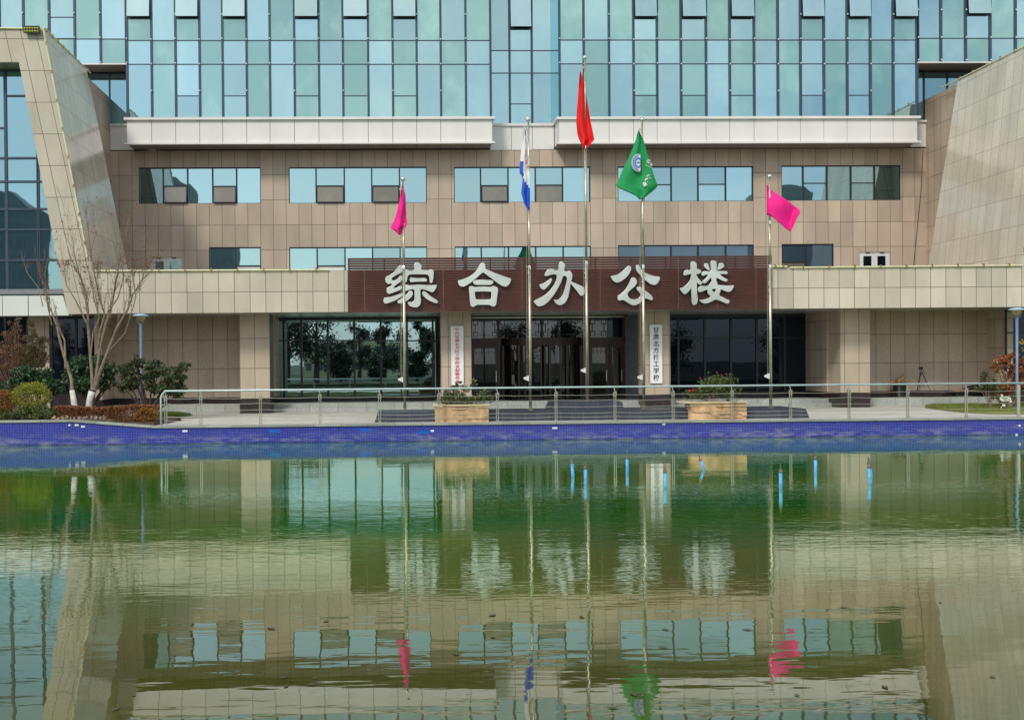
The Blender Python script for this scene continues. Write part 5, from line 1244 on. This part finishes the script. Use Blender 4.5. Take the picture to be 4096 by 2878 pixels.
yb_ = 44.95
bx = X(3598, 1560, yb_); BN = thing('waste_bin', 'black ribbed rubber bin with a chipped side standing against the stone wall', 'bin', (bx, yb_, ZP))
hb = Z(3598, 1530, yb_)-ZP; pr = [(.235, 0), (.25, .02)]
for k in range(8):
    z = .04+(hb-.08)*k/8; pr += [(.255, z), (.272, z+.012), (.272, z+.028), (.255, z+.04)]
pr += [(.27, hb-.05), (.30, hb-.03), (.30, hb), (.28, hb), (.27, hb-.06), (.26, hb-.15)]
MB().lathe((bx, yb_, ZP+.002), pr, 24).build('body', M['plastic'], BN, True)
SW = thing('scrap_wood', 'heap of broken brown wood scraps piled on top of the black bin', 'scrap wood', (bx, yb_, ZP+hb))
zb2 = ZP+hb+.004
for x0, z0, x1, z1, w_, mt_ in ((-.55, .03, .34, .07, .07, 'wood'), (-.34, .08, .58, .03, .055, 'wood'), (-.20, .06, .16, .38, .07, 'bark'), (-.16, .05, .12, .26, .14, 'wood'), (.10, .03, .32, .10, .03, 'white'), (-.2, .03, .15, .10, .09, 'wood'), (.02, .06, .12, .20, .03, 'wood')):
    a, b = Vector((bx+x0, yb_+random.uniform(-.12, .0), zb2+z0)), Vector((bx+x1, yb_+random.uniform(-.12, .1), zb2+z1))
    d = (b-a).normalized(); n_ = d.cross(Vector((0, 1, 0))).normalized()*w_*.35; y = Vector((0, w_, 0))
    MB().add([a-n_-y*.5, b-n_-y*.5, b-n_*.7+y*.5, a-n_+y*.5, a+n_-y*.5, b+n_*.6-y*.5, b+n_*.6+y*.5, a+n_+y*.5], [(0, 3, 2, 1), (4, 5, 6, 7), (0, 1, 5, 4), (1, 2, 6, 5), (2, 3, 7, 6), (3, 0, 4, 7)]).build('plank', M[mt_], SW)
tx = X(3680, 1500, yb_); tp = Z(3680, 1478, yb_)
TP = thing('tripod', 'black camera tripod standing beside the bin in front of the stone wall', 'tripod', (tx, yb_-.1, ZP))
for dx, dy in ((X(3655, 1590, yb_)-tx, -.1), (X(3727, 1588, yb_)-tx, .0), (X(3667, 1590, yb_)-tx, .2)):
    a = Vector((tx+dx*.08, yb_-.1+dy*.1, tp-.10)); c_ = Vector((tx+dx, yb_-.1+dy, ZP)); m_ = a.lerp(c_, .52)
    lg = MB().tube([a, m_], .022, 8); lg.tube([m_, c_], .013, 8); lg.build('leg', M['plastic'], TP)
MB().tube([(tx, yb_-.1, tp-.25), (tx, yb_-.1, tp+.02)], .018, 8).build('centre_column', M['plastic'], TP)
MB().tube([tuple(Vector((tx-.12, yb_-.1, tp-.70))), (tx+.20, yb_-.1, tp-.70)], .008, 6).build('spreader', M['plastic'], TP)
hd = MB().box(tx-.06, tx+.05, yb_-.16, yb_-.04, tp+.02, tp+.12); hd.box(tx-.10, tx-.06, yb_-.12, yb_-.08, tp+.04, tp+.07); hd.tube([(tx+.03, yb_-.1, tp+.03), (tx+.16, yb_-.12, tp-.12)], .010, 6); hd.build('head', M['plastic'], TP)
xb0, xb1 = X(3806, 1560, yb_), X(3962, 1560, yb_); zb3 = Z(3880, 1559, yb_)
BE = thing('bench', 'low bench with a brown plank seat and dark legs against the right stone wall', 'bench', ((xb0+xb1)/2, yb_, ZP))
q = MB()
for k in range(3): q.box(xb0, xb1, yb_-.20+k*.135, yb_-.085+k*.135, zb3-.04, zb3)
q.build('seat', M['wood'], BE)
for x in (xb0+.12, xb1-.2):
    MB().box(x, x+.08, yb_-.17, yb_+.17, ZP, zb3-.04).build('leg', M['plastic'], BE)
MB().box(xb0+.2, xb1-.2, yb_-.02, yb_+.02, zb3-.16, zb3-.04).build('rail', M['plastic'], BE)
bgx, bgz = X(3898, 1545, yb_), zb3
BG = thing('equipment_bag', 'soft black equipment bag with grey trim lying on the bench', 'bag', (bgx, yb_, bgz))
q = MB(); n_ = 12; secs = []
for i in range(n_+1):
    t = i/n_; hh = .13+.10*math.sin(math.pi*min(1, t*1.1))**.7+(.04 if t > .55 else 0); x = bgx-.46+.92*t; e = math.sin(math.pi*min(max(t, .04), .96))**.35
    for k in range(10):
        a = 2*math.pi*k/10; q.v.append((x, yb_+.17*e*math.cos(a), bgz+.002+max(0, (hh*e)*(.5+.5*math.sin(a)))))
for i in range(n_):
    for k in range(10): q.f.append((i*10+k, i*10+(k+1) % 10, (i+1)*10+(k+1) % 10, (i+1)*10+k)); q.m.append(0)
q.f += [tuple(range(9, -1, -1)), tuple(n_*10+k for k in range(10))]; q.m += [0, 0]
q.build('body', M['plastic'], BG, True)
MB().tube([(bgx+.15, yb_-.17, bgz+.04), (bgx+.25, yb_-.16, bgz+.14), (bgx+.34, yb_-.15, bgz+.05)], .012, 6).build('strap', M['steel'], BG)

# ================================================================ FOUNTAIN PIPES AND FLOATING LEAVES IN THE POND
pl_ = [(2292, 1817, 1908, 0, 'leaning slightly left, leftmost of the pipes'), (2342, 1839, 1934, 0, 'second from the left, near the reflected tallest flagpole'), (2508.7, 1802, 1886, 0, 'third from the left and standing apart'),
       (2661, 1850, 1952, 0, 'low in front of the reflected black lettered board'), (2816, 1817, 1878, -22, 'the only one tilted strongly left, grey tipped'), (3122.6, 1850, 1952, 0, 'tall, in front of the right flagpole reflection'),
       (3262, 1802, 1891, 0, 'second from the right'), (3477.6, 1831, 1934, 0, 'rightmost and scuffed white'), (3484, 1823, 1906, -12, 'behind the rightmost one, leaning left')]
for u, vt, vw, dx, lb in pl_:
    g = G(u, vw); h = (vw-vt)/(FPX/g.y); tl = dx/(FPX/g.y)
    t = thing('fountain_pipe', 'pale blue upright pond pipe, '+lb, 'pipe', (g.x, g.y, 0), 'blue fountain pipes standing in the pond')
    a = Vector((g.x-tl*.25, g.y, -.5)); wv = Vector((g.x, g.y, 0)); tipx = g.x+tl-(.03 if u in (2292,) else 0); e = Vector((tipx, g.y, h)); m_ = wv.lerp(e, .62); m2_ = wv.lerp(e, .76)
    MB().tube([a, wv, m_], .036, 12).build('pipe', M['pipe'], t, True)
    MB().tube([m_, wv.lerp(e, .68), wv.lerp(e, .72), m2_], [.042, .042, .034, .026], 12).build('collar', M['rust'], t)
    MB().tube([m2_, wv.lerp(e, .9), e], [.016, .012, .006], 8).build('nozzle', M['rust'], t)
random.seed(33)
lfp = None
for k in range(26):
    u, v = random.uniform(40, 4050), 2878-abs(random.gauss(0, 330))
    if v < 2150: continue
    g = G(u, v); a = random.uniform(0, 6.28); s = random.uniform(.035, .07); c, d = math.cos(a)*s, math.sin(a)*s
    q = MB().add([(-c, -d, .0), (-d*.45, c*.45, .004), (c, d, .002), (d*.45, -c*.45, .004)], [(0, 1, 2, 3)])
    o = q.build('floating_leaf', M['dryleaf2'] if 'dryleaf2' in M else M.setdefault('dryleaf2', simple('wet_leaf', (.07, .05, .02), .5)), None, local=True)
    o.location = (g.x, g.y, .004); tag(o, 'small brown leaf floating on the pond', 'leaf', 'fallen leaves floating on the pond')

# ================================================================ WHAT STANDS BEHIND THE CAMERA (seen in the glass)
random.seed(3)
def far_tree(x, y, h, w_, mat, label, n=1700, low=.2):
    t = thing('tree', label, 'tree', (x, y, .75), 'trees on the near bank behind the viewer'); b = Vector((x, y, .75)); s = MB()
    s.tube([b, b+Vector((.1, 0, h*.35)), b+Vector((0, .1, h*.8))], [.04*h, .03*h, .008*h], 8)
    f = MB()
    for k in range(12):
        z = h*(low+(1-low)*random.random()); rr = w_*math.sin(math.pi*min(.95, max(.12, (z/h-low*.6)/(1.05-low*.6))))**.7; an = random.uniform(0, 6.28)
        c = b+Vector((math.cos(an)*rr*.6, math.sin(an)*rr*.6, z)); s.tube([b+Vector((0, 0, z*.7)), c], [.012*h, .004*h], 5)
        for q in range(n//12):
            o = Vector((random.gauss(0, .4), random.gauss(0, .4), random.gauss(0, .33)))*w_*.50; f.leaf(c+o, .26, .6)
    s.build('trunk', M['darkbark'], t); f.build('crown', M[mat], t)
for k, (x, y, h, w_, mt_) in enumerate([(-7.6, -9, 7.4, 2.6, 'tree_a'), (-10.6, -10, 8.6, 3.0, 'tree_a'), (-6.2, -20, 5.2, 1.9, 'tree_a'), (-3.9, -24, 6.4, 1.7, 'tree_a'), (-1.2, -30, 7.4, 1.5, 'tree_a'), (.6, -27, 5.2, 2.2, 'tree_a'), (3.2, -31, 7.2, 1.3, 'tree_a'), (4.6, -26, 5.6, 1.9, 'tree_a'), (-5.5, -13, 3.0, 1.5, 'tree_a'), (-1.5, -14, 2.6, 1.6, 'tree_a'), (2.4, -15, 2.9, 1.5, 'tree_a'), (5.4, -11, 4.6, 1.4, 'tree_y'), (13, -18, 6.2, 2.2, 'tree_a'), (17.5, -12, 5.6, 2.0, 'tree_a'),
      (31, -22, 5.4, 2.6, 'tree_a'), (44, -24, 5.8, 2.8, 'tree_a')]):
    far_tree(x, y, h, w_, mt_, 'tree %s on the near bank, seen mirrored in the ground floor glass' % ('with yellow autumn leaves' if mt_ == 'tree_y' else 'with dark green leaves'), 2600)
def block(x0, x1, y, h, label, mat, nf, nw, dome=False):
    t = thing('distant_building', label, 'building', ((x0+x1)/2, y, .3)); bd_ = MB().box(x0, x1, y-10, y, .3, h).build('wall', M[mat], t)
    for i in range(nf):
        for j in range(nw):
            xx = x0+(x1-x0)*(j+.25)/nw; zz = 1.2+(h-1.2)*(i+.25)/nf
            MB().box(xx, xx+(x1-x0)/nw*.5, y+.001, y+.03, zz, zz+(h-1.2)/nf*.5).build('window', M['dwin'], bd_)
    if dome:
        q = MB(); n_ = 16; pts = [(x0+(x1-x0)*i/n_, h+.01+(x1-x0)*.22*math.sin(math.pi*i/n_)) for i in range(n_+1)]; pts = [(x0, h+.005)]+pts[1:-1]+[(x1, h+.005)]
        q.prism(pts, y-10, y-.2); q.build('curved_roof', M['concrete'], t)
block(-12, 1.5, -45, 5.4, 'low cream building across the garden, mirrored in the left ground floor glass', 'cream', 2, 9)
block(-46, -38, -90, 36, 'grey tower with a curved roof, mirrored in the leftmost upper window', 'concrete', 12, 6, True)
block(-36, -30, -92, 32, 'grey tower with a curved roof, standing right of the taller curved one', 'concrete', 11, 5, True)
block(-82, -62, -95, 30, 'wide grey block mirrored in the tall glass of the left wing', 'concrete', 11, 16, True)
block(70, 79, -90, 34, 'grey tower with a curved roof, mirrored in the rightmost upper window', 'concrete', 12, 6, True)
